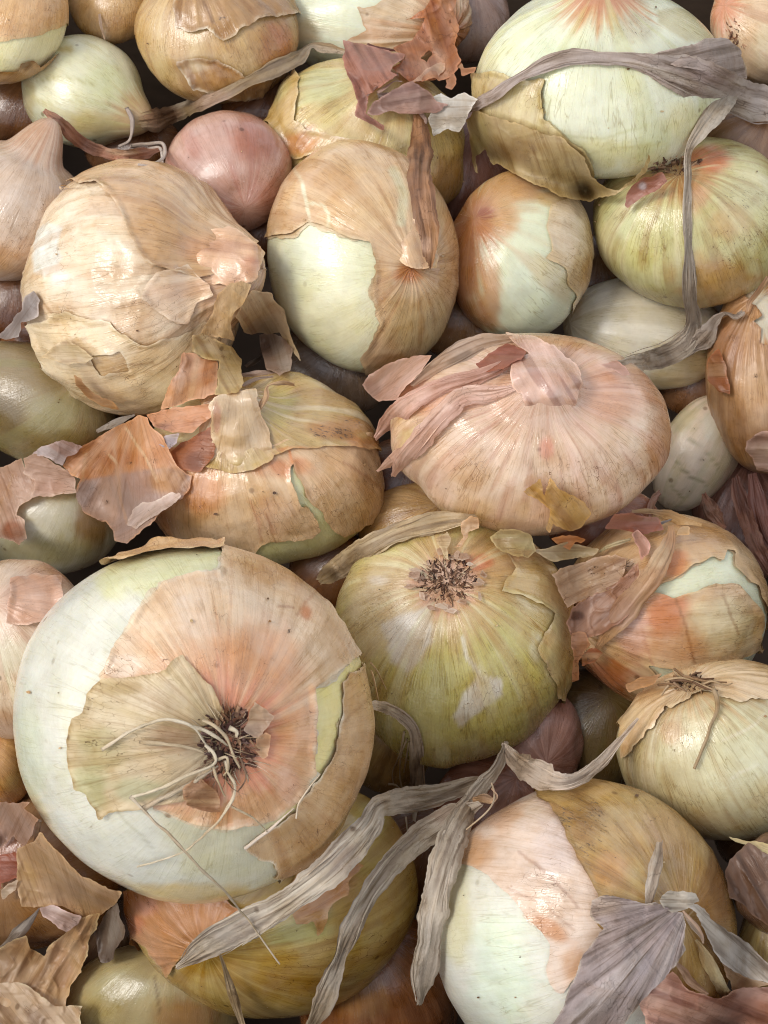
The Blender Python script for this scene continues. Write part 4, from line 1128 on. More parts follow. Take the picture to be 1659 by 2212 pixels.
O('smallwhite', "small shiny off white onion lying on its side, right of centre under the green one", (1395, 720), (182, 118), (-.9, -.1, .4), 4, (226, 218, 196), rot=10, rz=115, lump=.02, ribs=.012,
  paint=[('B', 1310, 670, 70, 40, (226, 220, 204), .7), ('B', 1500, 780, 70, 50, (206, 186, 140), .8), ('F', 7, .1, .5, (196, 182, 146), .5), ('V', .8), ('B', 1240, 650, 30, 50, (196, 160, 116), .7), ('RA', -.06), ('B', 1440, 820, 60, 24, (206, 180, 124), .7)])
O('curledwhite', "off white curled onion with ring creases, tucked behind the wide pink one on its right", (1512, 973), (84, 142), (.45, -.85, .25), 6, (234, 214, 188), rot=29, rz=90, lump=.03, ribs=.015,
  paint=[('L', [(1460, 1000), (1496, 1032), (1528, 1046)], 3, (160, 146, 110), .8), ('L', [(1488, 950), (1530, 980), (1552, 1008)], 3, (170, 156, 120), .7), ('L', [(1450, 1050), (1476, 1076)], 3, (170, 156, 116), .6), ('D', 1498, 925, 6, 6, 1), ('D', 1517, 992, 7, 7, 1), ('B', 1470, 900, 40, 50, (206, 192, 146), .7), ('B', 1540, 920, 30, 40, (226, 222, 200), .7), ('F', 6, .2, .5, (200, 190, 150), .4)])
O('brownside', "brown onion with a torn white patch at the right edge middle", (1668, 805), (138, 212), (-.2, -.7, .6), 7, (190, 136, 84), mat=M_FLESH, rz=140, lump=.025, ribs=.012, paint=[('B', 1640, 680, 60, 80, (216, 206, 184), 1)],
  skins=[dict(exc=[[(1610, 640), (1640, 600), (1700, 600), (1700, 760), (1640, 740), (1648, 715), (1630, 700), (1652, 690), (1636, 660)]], col=(194, 150, 104), lift=3, curl=5, jag=6, rim=(150, 106, 62), sp=6, wr=2,
              paint=[('RA', .16), ('B', 1570, 740, 50, 70, (166, 114, 72), .8), ('B', 1640, 860, 70, 90, (210, 168, 120), .8), ('F', 8, .1, .5, (166, 118, 74), .5), ('V', 1), ('D', 1585, 730, 20, 14, .8), ('D', 1634, 812, 8, 8, 1)])])
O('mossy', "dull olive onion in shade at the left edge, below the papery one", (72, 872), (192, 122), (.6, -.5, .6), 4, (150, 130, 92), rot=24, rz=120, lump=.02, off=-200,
  paint=[('B', 110, 890, 80, 60, (166, 156, 116), .8), ('B', 20, 900, 50, 60, (120, 100, 60), .8), ('B', 150, 960, 90, 40, (120, 92, 54), .8), ('D', 20, 860, 60, 60, .45), ('D', 110, 950, 80, 30, .5), ('F', 6, .2, .5, (150, 140, 90), .5)])
O('glossy', "shiny off white onion half covered by orange scraps at the left edge", (105, 1115), (165, 128), (.3, -.6, .7), 4, (200, 192, 164), rz=125, lump=.015, off=-130,
  paint=[('B', 200, 1130, 50, 80, (140, 104, 58), .9), ('B', 130, 1060, 90, 30, (190, 176, 130), .8), ('B', 100, 1190, 130, 40, (176, 164, 120), .8), ('L', [(200, 1050), (215, 1070), (220, 1095)], 4, (120, 84, 44), .8), ('RA', -.10), ('D', 4, 1180, 8, 8, 1)])
O('leftrag', "pinkish tan onion squeezed between the largest onion and the left edge", (36, 1400), (165, 190), (-.3, -.5, .8), 5, (212, 186, 160), mat=M_SKIN, rz=150, lump=.03, ribs=.012,
  paint=[('B', 60, 1300, 90, 50, (210, 168, 140), .8), ('B', 20, 1420, 60, 60, (206, 198, 168), .8), ('B', 10, 1500, 60, 50, (214, 206, 176), .7), ('F', 7, .1, .5, (190, 150, 120), .5), ('V', 1), ('B', 120, 1240, 90, 30, (180, 140, 110), .8)],
  skins=[dict(inc=[[(22, 1262), (80, 1250), (128, 1246), (130, 1270), (116, 1340), (60, 1352), (16, 1352)]], col=(206, 160, 130), lift=6, curl=9, jag=4, rim=(226, 190, 166), sp=5.5, wr=2, paint=[('B', 70, 1300, 40, 30, (216, 176, 152), .8)])])
O('leftorange', "orange tan onion, only a sliver seen left of the largest onion", (-14, 1622), (98, 130), (-.4, -.3, .8), 4, (204, 156, 96), mat=M_SKIN, rz=110, lump=.02, paint=[('F', 7, .1, .5, (176, 120, 64), .5), ('B', 30, 1690, 30, 30, (206, 176, 116), .7)])
O('shedding', "brown onion shedding crumpled skins in the lower left corner", (72, 1880), (205, 170), (-.3, .2, .9), 4, (176, 134, 90), mat=M_SKIN, rz=140, lump=.04, ribs=.02, paint=[('B', 170, 1900, 80, 70, (180, 140, 94), .8), ('B', 20, 1850, 40, 60, (150, 84, 52), .8), ('F', 7, .1, .5, (150, 106, 64), .5), ('V', 1)])
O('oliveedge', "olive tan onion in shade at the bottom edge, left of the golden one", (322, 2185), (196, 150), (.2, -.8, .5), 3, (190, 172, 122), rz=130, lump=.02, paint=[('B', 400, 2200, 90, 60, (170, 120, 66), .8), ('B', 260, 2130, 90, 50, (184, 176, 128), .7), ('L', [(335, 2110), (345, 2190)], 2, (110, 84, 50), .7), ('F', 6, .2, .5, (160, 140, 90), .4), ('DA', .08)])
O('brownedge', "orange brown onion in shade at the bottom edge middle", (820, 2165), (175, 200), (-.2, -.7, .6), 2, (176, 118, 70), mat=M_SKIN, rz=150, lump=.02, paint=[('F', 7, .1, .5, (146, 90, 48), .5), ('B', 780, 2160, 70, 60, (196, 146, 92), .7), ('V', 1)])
O('peachcorner', "peach and cream onion in the top left corner", (2, 26), (145, 152), (.3, -.85, .3), 7, (228, 222, 178), rz=140, lump=.012,
  paint=[('RA', .02)],
  skins=[dict(inc=[[(-200, -200), (200, -200), (200, 40), (140, 52), (90, 72), (50, 80), (-20, 92), (-200, 100)]], col=(222, 182, 132), lift=2.5, curl=0, jag=6, rim=(224, 200, 150), rimw=14, sp=6, wr=.8, paint=[('B', 60, 20, 60, 50, (226, 184, 134), .6)]),
         dict(inc=[[(-200, 156), (-20, 152), (40, 146), (44, 130), (70, 126), (80, 140), (120, 110), (160, 100), (160, 220), (-200, 220)]], col=(200, 156, 100), lift=3, curl=4, jag=4, rim=(130, 90, 46), rimw=5, sp=6, wr=1.5, paint=[('B', 54, 138, 22, 14, (130, 92, 50), .9)])])
O('tanround', "round tan onion cut by the top edge near the left", (243, -4), (97, 100), (.1, -.7, .7), 6, (206, 170, 116), mat=M_SKIN, rz=95, lump=.02, paint=[('B', 230, 60, 60, 40, (190, 150, 96), .8), ('B', 226, 76, 10, 22, (226, 206, 180), .9), ('V', 1), ('D', 220, 60, 40, 20, .3)])
O('peachtip', "peach onion with an orange root end in the top right corner", (1660, 52), (126, 132), (.75, .3, -.5), 6, (226, 196, 158), mat=M_SKIN, rz=110, rootdim=.05, lump=.02, ribs=.02, paint=[('R', 14, 40, (214, 140, 96), .9), ('B', 1650, 100, 30, 60, (226, 210, 170), .7), ('F', 7, .1, .5, (190, 140, 96), .5), ('V', 1), ('D', 1590, 70, 30, 50, .35)])
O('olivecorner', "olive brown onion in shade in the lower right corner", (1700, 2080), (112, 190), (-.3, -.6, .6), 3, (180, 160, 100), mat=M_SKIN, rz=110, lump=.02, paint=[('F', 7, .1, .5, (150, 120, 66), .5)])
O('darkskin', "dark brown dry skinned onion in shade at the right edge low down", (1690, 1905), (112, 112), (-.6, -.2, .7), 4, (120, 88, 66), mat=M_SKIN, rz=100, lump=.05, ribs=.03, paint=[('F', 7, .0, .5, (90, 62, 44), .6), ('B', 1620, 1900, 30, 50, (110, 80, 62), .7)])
# --- those glimpsed deep in the gaps
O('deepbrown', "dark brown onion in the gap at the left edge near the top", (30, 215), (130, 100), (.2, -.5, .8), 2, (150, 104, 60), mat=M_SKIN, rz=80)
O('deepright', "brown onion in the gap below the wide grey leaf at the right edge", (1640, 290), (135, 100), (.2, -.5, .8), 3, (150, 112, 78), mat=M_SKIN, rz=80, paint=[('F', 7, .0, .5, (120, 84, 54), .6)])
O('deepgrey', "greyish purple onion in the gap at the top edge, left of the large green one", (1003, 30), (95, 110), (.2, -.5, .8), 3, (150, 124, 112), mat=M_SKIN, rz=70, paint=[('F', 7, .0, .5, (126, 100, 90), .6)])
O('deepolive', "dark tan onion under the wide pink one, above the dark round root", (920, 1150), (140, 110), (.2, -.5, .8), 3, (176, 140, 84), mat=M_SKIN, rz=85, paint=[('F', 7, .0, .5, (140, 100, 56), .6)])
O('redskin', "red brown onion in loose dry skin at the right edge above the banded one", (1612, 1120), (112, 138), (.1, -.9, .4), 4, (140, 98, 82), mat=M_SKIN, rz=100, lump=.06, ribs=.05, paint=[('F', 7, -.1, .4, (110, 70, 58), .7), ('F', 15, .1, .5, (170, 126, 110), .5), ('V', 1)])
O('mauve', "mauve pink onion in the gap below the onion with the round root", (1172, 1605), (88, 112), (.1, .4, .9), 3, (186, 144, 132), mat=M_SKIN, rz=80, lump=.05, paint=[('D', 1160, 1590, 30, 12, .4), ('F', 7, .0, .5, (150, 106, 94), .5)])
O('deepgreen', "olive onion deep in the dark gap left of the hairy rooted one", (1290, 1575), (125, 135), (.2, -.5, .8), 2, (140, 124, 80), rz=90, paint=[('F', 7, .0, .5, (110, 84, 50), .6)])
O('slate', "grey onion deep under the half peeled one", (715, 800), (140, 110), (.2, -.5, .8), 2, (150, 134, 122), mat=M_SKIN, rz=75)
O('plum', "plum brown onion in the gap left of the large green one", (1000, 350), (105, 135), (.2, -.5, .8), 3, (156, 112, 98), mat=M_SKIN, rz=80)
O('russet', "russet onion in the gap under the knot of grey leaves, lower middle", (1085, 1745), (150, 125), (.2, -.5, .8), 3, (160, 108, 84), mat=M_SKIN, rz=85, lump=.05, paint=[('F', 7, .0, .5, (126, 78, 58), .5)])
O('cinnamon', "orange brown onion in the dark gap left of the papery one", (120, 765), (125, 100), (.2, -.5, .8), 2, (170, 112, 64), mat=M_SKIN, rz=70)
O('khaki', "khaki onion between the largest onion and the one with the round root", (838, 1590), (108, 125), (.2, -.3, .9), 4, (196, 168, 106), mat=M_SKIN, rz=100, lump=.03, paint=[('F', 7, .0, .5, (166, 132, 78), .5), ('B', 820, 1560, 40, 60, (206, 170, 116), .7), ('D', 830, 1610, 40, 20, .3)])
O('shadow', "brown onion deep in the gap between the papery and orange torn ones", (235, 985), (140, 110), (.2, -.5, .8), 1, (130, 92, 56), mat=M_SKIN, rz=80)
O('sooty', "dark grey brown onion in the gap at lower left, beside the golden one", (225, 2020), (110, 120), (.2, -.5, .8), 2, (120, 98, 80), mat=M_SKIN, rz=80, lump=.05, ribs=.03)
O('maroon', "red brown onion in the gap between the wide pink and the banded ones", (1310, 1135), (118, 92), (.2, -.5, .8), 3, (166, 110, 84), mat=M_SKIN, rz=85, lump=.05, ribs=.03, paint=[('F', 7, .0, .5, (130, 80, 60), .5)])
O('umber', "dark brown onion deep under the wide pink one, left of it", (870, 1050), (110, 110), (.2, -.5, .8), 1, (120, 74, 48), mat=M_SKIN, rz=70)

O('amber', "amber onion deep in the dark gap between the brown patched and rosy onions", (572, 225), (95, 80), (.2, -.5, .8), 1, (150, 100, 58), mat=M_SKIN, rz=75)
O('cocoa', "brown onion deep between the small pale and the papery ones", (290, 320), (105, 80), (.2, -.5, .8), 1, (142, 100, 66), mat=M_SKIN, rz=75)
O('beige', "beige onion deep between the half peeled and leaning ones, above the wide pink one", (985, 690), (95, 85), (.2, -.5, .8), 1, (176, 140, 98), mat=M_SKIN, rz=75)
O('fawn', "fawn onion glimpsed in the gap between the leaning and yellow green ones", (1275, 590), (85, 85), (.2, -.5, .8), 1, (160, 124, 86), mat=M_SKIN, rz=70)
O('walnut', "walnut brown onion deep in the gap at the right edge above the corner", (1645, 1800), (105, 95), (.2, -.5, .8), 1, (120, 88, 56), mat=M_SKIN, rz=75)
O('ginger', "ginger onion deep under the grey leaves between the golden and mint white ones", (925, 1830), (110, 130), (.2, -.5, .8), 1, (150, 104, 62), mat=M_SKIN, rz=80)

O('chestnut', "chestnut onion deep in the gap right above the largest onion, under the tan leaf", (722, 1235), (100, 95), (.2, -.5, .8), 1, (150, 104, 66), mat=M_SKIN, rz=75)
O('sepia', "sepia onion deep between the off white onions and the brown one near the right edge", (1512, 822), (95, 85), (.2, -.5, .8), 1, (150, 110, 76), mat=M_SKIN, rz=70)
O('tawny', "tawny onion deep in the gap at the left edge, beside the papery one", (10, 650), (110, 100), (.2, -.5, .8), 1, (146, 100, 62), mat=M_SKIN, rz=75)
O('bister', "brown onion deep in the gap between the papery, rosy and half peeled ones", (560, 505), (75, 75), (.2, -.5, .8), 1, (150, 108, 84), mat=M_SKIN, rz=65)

relax()
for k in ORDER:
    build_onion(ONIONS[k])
finish_depth()

# floor under the heap, with unseen raised sides added to block side light
gm = bpy.data.materials.new("dark_wood")
gm.use_nodes = True
gb = gm.node_tree.nodes['Principled BSDF']
gn = gm.node_tree.nodes.new("ShaderNodeTexNoise"); gn.inputs['Scale'].default_value = 30
gr = gm.node_tree.nodes.new("ShaderNodeValToRGB")
gr.color_ramp.elements[0].color = (.05, .03, .018, 1); gr.color_ramp.elements[1].color = (.11, .072, .045, 1)
gm.node_tree.links.new(gn.outputs[0], gr.inputs[0]); gm.node_tree.links.new(gr.outputs[0], gb.inputs['Base Color'])
gb.inputs['Roughness'].default_value = .85
zmin = min(float(unproj(np.array([[ONIONS[k].c[0], ONIONS[k].c[1], ONIONS[k].h - ONIONS[k].rz]]))[0][2]) for k in ORDER)
zb = max(zmin - .003, -.095)
bx, by0, by1, zt = .128, -.135, .185, .02
gv = [(-bx, by0, zb), (bx, by0, zb), (bx, by1, zb), (-bx, by1, zb), (-bx - .01, by0 - .01, zt), (bx + .01, by0 - .01, zt), (bx + .01, by1 + .01, zt), (-bx - .01, by1 + .01, zt),
      (-bx - .03, by0 - .03, zt), (bx + .03, by0 - .03, zt), (bx + .03, by1 + .03, zt), (-bx - .03, by1 + .03, zt), (-bx - .03, by0 - .03, zb - .01), (bx + .03, by0 - .03, zb - .01), (bx + .03, by1 + .03, zb - .01), (-bx - .03, by1 + .03, zb - .01)]
gf = [(0, 1, 2, 3), (15, 14, 13, 12)]
for k in range(4):
    k2 = (k + 1) % 4
    gf += [(k2, k, 4 + k, 4 + k2), (4 + k2, 4 + k, 8 + k, 8 + k2), (8 + k2, 8 + k, 12 + k, 12 + k2)]
g = mesh_from("ground_blocker", gv, gf, smooth=False)
go = link("ground_blocker", g, gm, None, (0, 0, 0))
go['kind'] = 'structure'
print("HEIGHTS", {k: round(ONIONS[k].h - (ONIONS[k].c[1] - PH / 2) * math.tan(TILT) * .93) for k in ORDER}, "zmin", zmin)

# ------------------------------------------------------------------ loose leaves, flaps, roots
# enlarged views of the photograph -> working pixels
VIEW = {1: (.5, 0, 0), 2: (.5, 829.5, 0), 3: (.5, 0, 553), 4: (.5, 829.5, 553), 5: (.5, 0, 1106), 6: (.5, 829.5, 1106), 7: (.5, 0, 1659), 8: (.5, 829.5, 1659),
        'a': (.3307, 0, 823), 'b': (.3386, 1097, 1042), 'c': (.2645, 329, 1426), 'd': (.3142, 576, 0), 'e': (.2808, 0, 1591), 'f': (.3968, 768, 1481), 'g': (.2064, 1371.5, 1755.5), 0: (1, 0, 0)}


def W(k, pts):
    s, x, y = VIEW[k]
    out = []
    for p in pts:
        q = [p[0] * s + x, p[1] * s + y]
        if len(p) > 2:
            q.append(p[2] * s)
        q += list(p[3:])
        out.append(tuple(q))
    return out


def R(k, pts, lift=8):
    """ribbon points (u, v, width[, twist[, lift]]) filled up"""
    return [tuple(list(p) + [0, lift][len(p) - 3:]) for p in W(k, pts)]


def FL(k, poly, lifts, col, parent, ops=(), name='skin_flap', **kw):
    if not np.isscalar(lifts):
        lifts = [(a * VIEW[k][0] + VIEW[k][1], b * VIEW[k][0] + VIEW[k][2], l) for a, b, l in lifts]
    if 'pl' in kw:
        kw['pl'] = W(k, [kw['pl']])[0]
    kw.setdefault('rim', tuple(min(255, int(c * 1.12 + 14)) for c in col))
    return sheet(name, W(k, poly), lifts, col, ops, parent=parent, **kw)


FIB = [('F', 9, .1, .5, (226, 200, 160), .4), ('F', 16, .1, .5, (150, 104, 64), .45)]
GFIB = [('F', 10, .0, .45, (220, 210, 196), .45), ('F', 20, .12, .42, (122, 102, 84), .55)]
GRY = (160, 146, 134)

# --- the long twisted grey leaf at the top right
ribbon('dry_leaf', R(2, [(-20, 420, 90, 20, 16), (110, 440, 90, 25, 16), (210, 470, 42, 30, 14), (320, 480, 50, 20, 14), (450, 425, 62, 25, 10), (560, 352, 66, 30, 9), (680, 285, 70, 30, 9), (800, 248, 74, 25, 9), (950, 252, 66, 20, 9), (1080, 262, 90, 12, 10),
                         (1220, 300, 150, 5, 14), (1370, 350, 205, -5, 18), (1520, 410, 215, -8, 24), (1680, 470, 200, -8, 26), (1760, 500, 190, -5, 26)]),
       (184, 168, 160), GFIB + [('B', 1540, 150, 80, 60, (164, 140, 134), .6), ('B', 880, 215, 60, 40, (164, 128, 116), .8)], label="long twisted purple grey dry leaf lying across the large green onion, top right", strands=2, pleat=3.5, cup=.10, nw=25, edgecol=(186, 170, 158))
FL(2, [(1060, 245), (1160, 232), (1260, 212), (1400, 170), (1490, 172), (1540, 220), (1566, 345), (1480, 330), (1330, 300), (1180, 275)], [(1100, 250, 12), (1400, 180, 34), (1540, 220, 40), (1540, 340, 20)], (186, 168, 160), None, GFIB, name='dry_leaf',
   label="broad folded grey purple leaf end standing up at the right, above the narrow hanging leaf", cat='dry leaf', mat=M_DRY, fd=-12, wr=3)
ribbon('dry_leaf', R(2, [(1520, 215, 60, 50, 34), (1545, 320, 70, 30, 26), (1450, 460, 112, 10, 16), (1372, 560, 84, 20, 12), (1318, 650, 42, 60, 14), (1312, 760, 52, 40, 16), (1308, 930, 54, 30, 14), (1316, 1106, 66, 20, 12), (1322, 1290, 66, 20, 12), (1338, 1390, 74, 10, 16), (1310, 1480, 120, 0, 14), (1210, 1540, 110, -10, 12), (1100, 1566, 80, -10, 10), (1005, 1570, 66, -20, 10)]),
       (188, 174, 156), GFIB, label="narrow pale grey leaf hanging down over the yellow green rooted onion", strands=5, pleat=4, cup=.1, nw=21, edgecol=(214, 202, 184))
ribbon('dry_leaf', R(4, [(1290, 430, 60, 10, 14), (1390, 350, 100, 20, 16), (1440, 280, 70, 40, 16), (1480, 250, 50, 60, 18), (1520, 262, 70, 30, 18), (1556, 240, 60, 0, 16)]), (186, 172, 160), GFIB, label="short crumpled pale grey leaf end beside the small off white onion, near the right edge", pleat=5, ragged=.3)

# --- twisted neck leaf of the small pale onion, neck leaf of the pointed one
ribbon('neck_leaf', R(1, [(600, 530, 150, 0, 0), (690, 515, 110, 10, 3), (800, 474, 84, 25, 10), (950, 420, 78, 35, 12), (1080, 352, 82, 30, 12), (1200, 292, 86, 25, 12), (1290, 246, 78, 40, 12), (1342, 203, 50, 60, 14), (1400, 208, 60, 20, 12), (1500, 226, 56, 10, 8)]),
       (174, 150, 116), GFIB + [('B', 350, 255, 50, 40, (196, 156, 124), .9), ('B', 460, 220, 50, 40, (186, 156, 134), .8)], parent='smallpale', pleat=5, cup=.3, nw=21)
POINTED_LEAF = ribbon('neck_leaf', R(1, [(190, 478, 46, 0, 2), (250, 520, 60, 30, 6), (330, 600, 66, 35, 8), (420, 650, 60, 20, 8), (530, 672, 62, 10, 8), (640, 660, 56, 20, 10), (705, 640, 36, 40, 12)]), (190, 138, 114), FIB, parent='pointed', pleat=4, cup=.2)
for pts in ([(545, 465, 8), (570, 520, 8), (562, 600, 8), (515, 632, 6)], [(565, 628, 10), (640, 622, 14), (705, 622, 14), (712, 676, 12), (655, 712, 10), (596, 706, 6)], [(640, 650, 10), (690, 640, 14), (700, 700, 8)]):
    tube('neck_fibre', [(a * .5, b * .5, c) for a, b, c in pts], 5, 3, (206, 192, 182), parent=('pointed', POINTED_LEAF), lvl=1, flat=.5, wob=.5)

# --- crumpled red brown skin and the frayed neck at the top middle
FL('d', [(530, 268), (590, 284), (640, 290), (690, 312), (850, 350), (950, 372), (940, 402), (862, 450), (850, 492), (905, 512), (820, 570), (700, 650), (690, 720), (684, 785), (800, 860), (792, 890), (700, 850), (606, 790), (620, 700), (592, 590), (545, 470), (520, 400), (548, 330)],
   [(530, 268, 46), (900, 370, 36), (850, 490, 44), (620, 520, 20), (640, 760, 12), (790, 880, 8)], (172, 120, 102), None, [('F', 9, .0, .4, (186, 132, 110), .5), ('F', 18, .0, .4, (110, 64, 50), .5), ('B', 760, 180, 30, 20, (128, 76, 60), .7)], name='skin_scrap', cat='onion skin', wr=5, folds=9, fd=60, edge=10, label="crumpled red brown skin standing up beside the frayed orange neck, top middle")
FL('d', [(690, 780), (740, 690), (850, 640), (930, 580), (1000, 556), (1060, 600), (1130, 660), (1160, 700), (1250, 722), (1190, 765), (1000, 782), (850, 765), (730, 800)], [(700, 780, 12), (1000, 560, 40), (900, 720, 26), (1230, 730, 16)], (172, 136, 124), None,
   [('F', 10, .0, .4, (196, 164, 150), .5), ('F', 18, .0, .4, (124, 90, 80), .5)], name='skin_scrap', cat='onion skin', wr=4, fd=-10, edge=5, label="mauve brown skin scrap where the long grey leaf begins, top middle")
for i, (pts, c) in enumerate([([(690, 660, 30, 30, 30), (760, 600, 60, 50, 36), (830, 540, 50, 60, 44), (900, 515, 30, 40, 44)], (150, 116, 104)), ([(760, 640, 50, 0, 30), (820, 600, 60, 30, 40), (880, 560, 40, 60, 46), (930, 560, 24, 20, 40)], (176, 146, 132)), ([(690, 300, 26, 40, 44), (760, 330, 40, 50, 44), (860, 345, 40, 60, 40), (950, 350, 30, 50, 34)], (110, 66, 54))]):
    ribbon('skin_scrap', R('d', pts), c, FIB[1:], mat=M_PAPER, label=["tight grey brown curl inside the crumpled red brown skin", "pale mauve curl inside the crumpled red brown skin", "dark rolled upper edge of the crumpled red brown skin"][i], cat='onion skin', pleat=3, cup=.5)
FL('d', [(948, 132), (1010, 110), (1100, 70), (1140, -20), (1295, -20), (1282, 80), (1332, 170), (1304, 300), (1336, 420), (1280, 520), (1200, 560), (1160, 542), (1080, 560), (1000, 572), (950, 540), (862, 460), (950, 395), (860, 330), (1000, 262), (1062, 190), (1100, 130), (1020, 125)],
   [(948, 132, 8), (1200, 0, 30), (1330, 170, 22), (1200, 300, 34), (950, 540, 14), (1160, 540, 26), (870, 460, 14), (1050, 450, 8)], (190, 128, 88), 'topmiddle', [('B', 950, 60, 30, 40, (190, 124, 60), .8), ('B', 930, 130, 40, 40, (214, 170, 146), .8), ('B', 910, 110, 30, 24, (206, 130, 80), .7), ('D', 960, 90, 40, 30, .5), ('F', 9, .0, .4, (222, 170, 130), .5), ('F', 16, .0, .4, (150, 84, 50), .5)], wr=6, folds=7, fd=70, edge=9,
   holes=[W('d', [(1070, 400), (1120, 350), (1150, 370), (1110, 420)]), W('d', [(1255, 130), (1275, 130), (1278, 160), (1262, 165)])])
FL('d', [(1000, 560), (1100, 470), (1160, 430), (1220, 420), (1230, 470), (1160, 545), (1080, 560)], 30, (222, 180, 150), 'topmiddle', FIB, wr=4, edge=8, fd=40)
FL('d', [(1230, 520), (1290, 430), (1330, 410), (1360, 470), (1440, 460), (1420, 500), (1300, 540), (1270, 620), (1230, 610)], 16, (176, 124, 90), 'topmiddle', FIB, wr=5, edge=7, holes=[W('d', [(1290, 470), (1340, 470), (1340, 560), (1300, 600)])])
FL('d', [(1120, 800), (1150, 670), (1210, 632), (1272, 672), (1350, 640), (1445, 685), (1380, 780), (1372, 850), (1322, 912), (1250, 890), (1150, 932), (1130, 860)], [(1210, 640, 18), (1320, 900, 6), (1400, 690, 14)], (222, 220, 212), None, [('F', 8, .1, .5, (196, 190, 180), .4)], name='skin_scrap', cat='onion skin', wr=4, edge=5, label="white scrap of skin under the long grey leaf, left of the large green onion")
tube('root', [(a * .3142 + 576, b * .3142, c) for a, b, c in [(1225, 670, 24), (1270, 750, 24), (1340, 836, 20)]], 2.2, 1.4, (222, 206, 180), label="single thin pale fibre crossing the long grey leaf", cat='fibre')

# --- neck of the half peeled onion
ribbon('neck_leaf', R(0, [(903, 246, 44, 20, 12), (908, 300, 58, 15, 12), (905, 370, 60, 10, 12), (912, 440, 66, 0, 12), (924, 510, 62, -10, 16), (926, 560, 54, -10, 22), (925, 582, 40, 0, 18)]), (180, 132, 92), [('F', 9, .0, .4, (206, 164, 126), .5), ('F', 18, -.05, .4, (110, 72, 46), .6), ('B', 895, 400, 24, 60, (130, 88, 58), .7), ('B', 920, 530, 20, 20, (206, 166, 136), .8)], parent='halfpeeled', pleat=6, nw=21, cup=.1)
FL(0, [(838, 520), (862, 488), (884, 470), (906, 480), (934, 520), (948, 552), (944, 578), (915, 584), (872, 572), (846, 548)], [(862, 488, -14), (838, 520, -16), (846, 548, -14), (930, 572, 22), (905, 580, 14), (940, 540, 14), (890, 530, 8)], (216, 180, 138), 'halfpeeled', FIB, wr=1.5, fd=70, edge=4, lvl=1, mat=M_SKIN)
tube('neck_fibre', [(912, 232, 16), (908, 244, 22), (918, 258, 18), (916, 270, 14)], 5, 5, (176, 152, 142), parent='halfpeeled', lvl=1, flat=.6)

# --- hanging skin flap of the large green onion
FL(2, [(356, 520), (395, 470), (480, 505), (640, 556), (780, 600), (868, 690), (900, 762), (934, 802), (1010, 826), (1090, 760), (1126, 720), (1140, 664), (1150, 690), (1138, 735), (1096, 778), (1004, 838), (884, 876), (760, 850), (640, 790), (545, 742), (482, 700), (470, 720), (456, 690), (440, 640), (420, 660), (395, 680), (412, 756), (396, 745), (375, 640)],
   [(395, 470, 6), (640, 556, 6), (868, 690, 8), (375, 640, 26), (410, 750, 20), (640, 790, 34), (884, 870, 44), (1010, 826, 44), (1140, 670, 34)], (196, 174, 124), 'biggreen', [('B', 1130, 320, 60, 36, (170, 140, 94), .7), ('B', 1040, 300, 26, 60, (196, 186, 110), .7), ('B', 1250, 390, 70, 40, (206, 186, 138), .7), ('D', 1130, 320, 40, 26, .45), ('F', 9, .1, .5, (216, 200, 150), .5), ('F', 16, .1, .5, (160, 134, 84), .4),
    ('L', [(1210, 300), (1225, 350), (1250, 400)], 2, (150, 120, 76), .5), ('L', [(1150, 310), (1165, 370)], 2, (150, 120, 76), .4)], wr=2, fd=70, lvl=1)

# --- papery onion: neck folds and torn pieces
FL(0, [(384, 566), (398, 520), (440, 500), (478, 490), (500, 487), (522, 502), (560, 530), (574, 546), (566, 570), (556, 596), (545, 606), (500, 618), (470, 614), (440, 612), (418, 578)], [(384, 566, -26), (398, 522, -26), (430, 505, -18), (440, 612, -18), (445, 555, 0), (500, 490, 6), (570, 550, 26), (548, 602, 22), (500, 612, 8)], (222, 178, 138), 'papery', [('B', 470, 530, 60, 24, (222, 178, 144), .7), ('B', 540, 575, 26, 26, (190, 120, 84), .8), ('F', 9, .0, .4, (232, 190, 156), .5), ('F', 16, .1, .4, (160, 108, 78), .45)], wr=2, folds=6, fd=8, edge=5, lvl=1, mat=M_SKIN, name='neck_skin')
FL(3, [(995, 112), (1040, 105), (1082, 122), (1062, 200), (1012, 250), (1000, 290), (1012, 362), (960, 360), (866, 332), (920, 230), (940, 172)], [(1040, 110, 22), (870, 330, 10), (1010, 350, 26)], (214, 182, 132), 'papery', FIB, wr=4, fd=100, edge=6)
FL(3, [(1080, 140), (1172, 165), (1222, 232), (1252, 330), (1300, 462), (1240, 380), (1210, 330), (1150, 342), (1060, 328), (1018, 260), (1050, 200)], [(1090, 150, 14), (1220, 240, 30), (1300, 460, 14), (1050, 320, 20)], (196, 172, 136), 'papery', FIB + [('B', 600, 640, 30, 30, (210, 190, 150), .6)], wr=4, fd=60, edge=4)
FL(3, [(1116, 342), (1160, 330), (1212, 340), (1266, 400), (1254, 490), (1212, 516), (1150, 496), (1136, 420)], [(1130, 350, 4), (1240, 400, 20), (1200, 510, 16)], (168, 142, 124), 'papery', GFIB, wr=6, folds=10, fd=75, edge=5)
for pts in ([(1060, 480, 30, 0, 14), (1120, 440, 40, 30, 20), (1126, 400, 20, 50, 20)], [(1040, 520, 50, 0, 8), (1120, 510, 60, 20, 12), (1200, 505, 40, 30, 12)], [(1045, 560, 40, 0, 8), (1110, 530, 34, 40, 12), (1180, 520, 24, 20, 8)]):
    ribbon('neck_leaf', R(3, pts), (176, 152, 136), GFIB, parent='papery', pleat=3, cup=.3, nw=11)
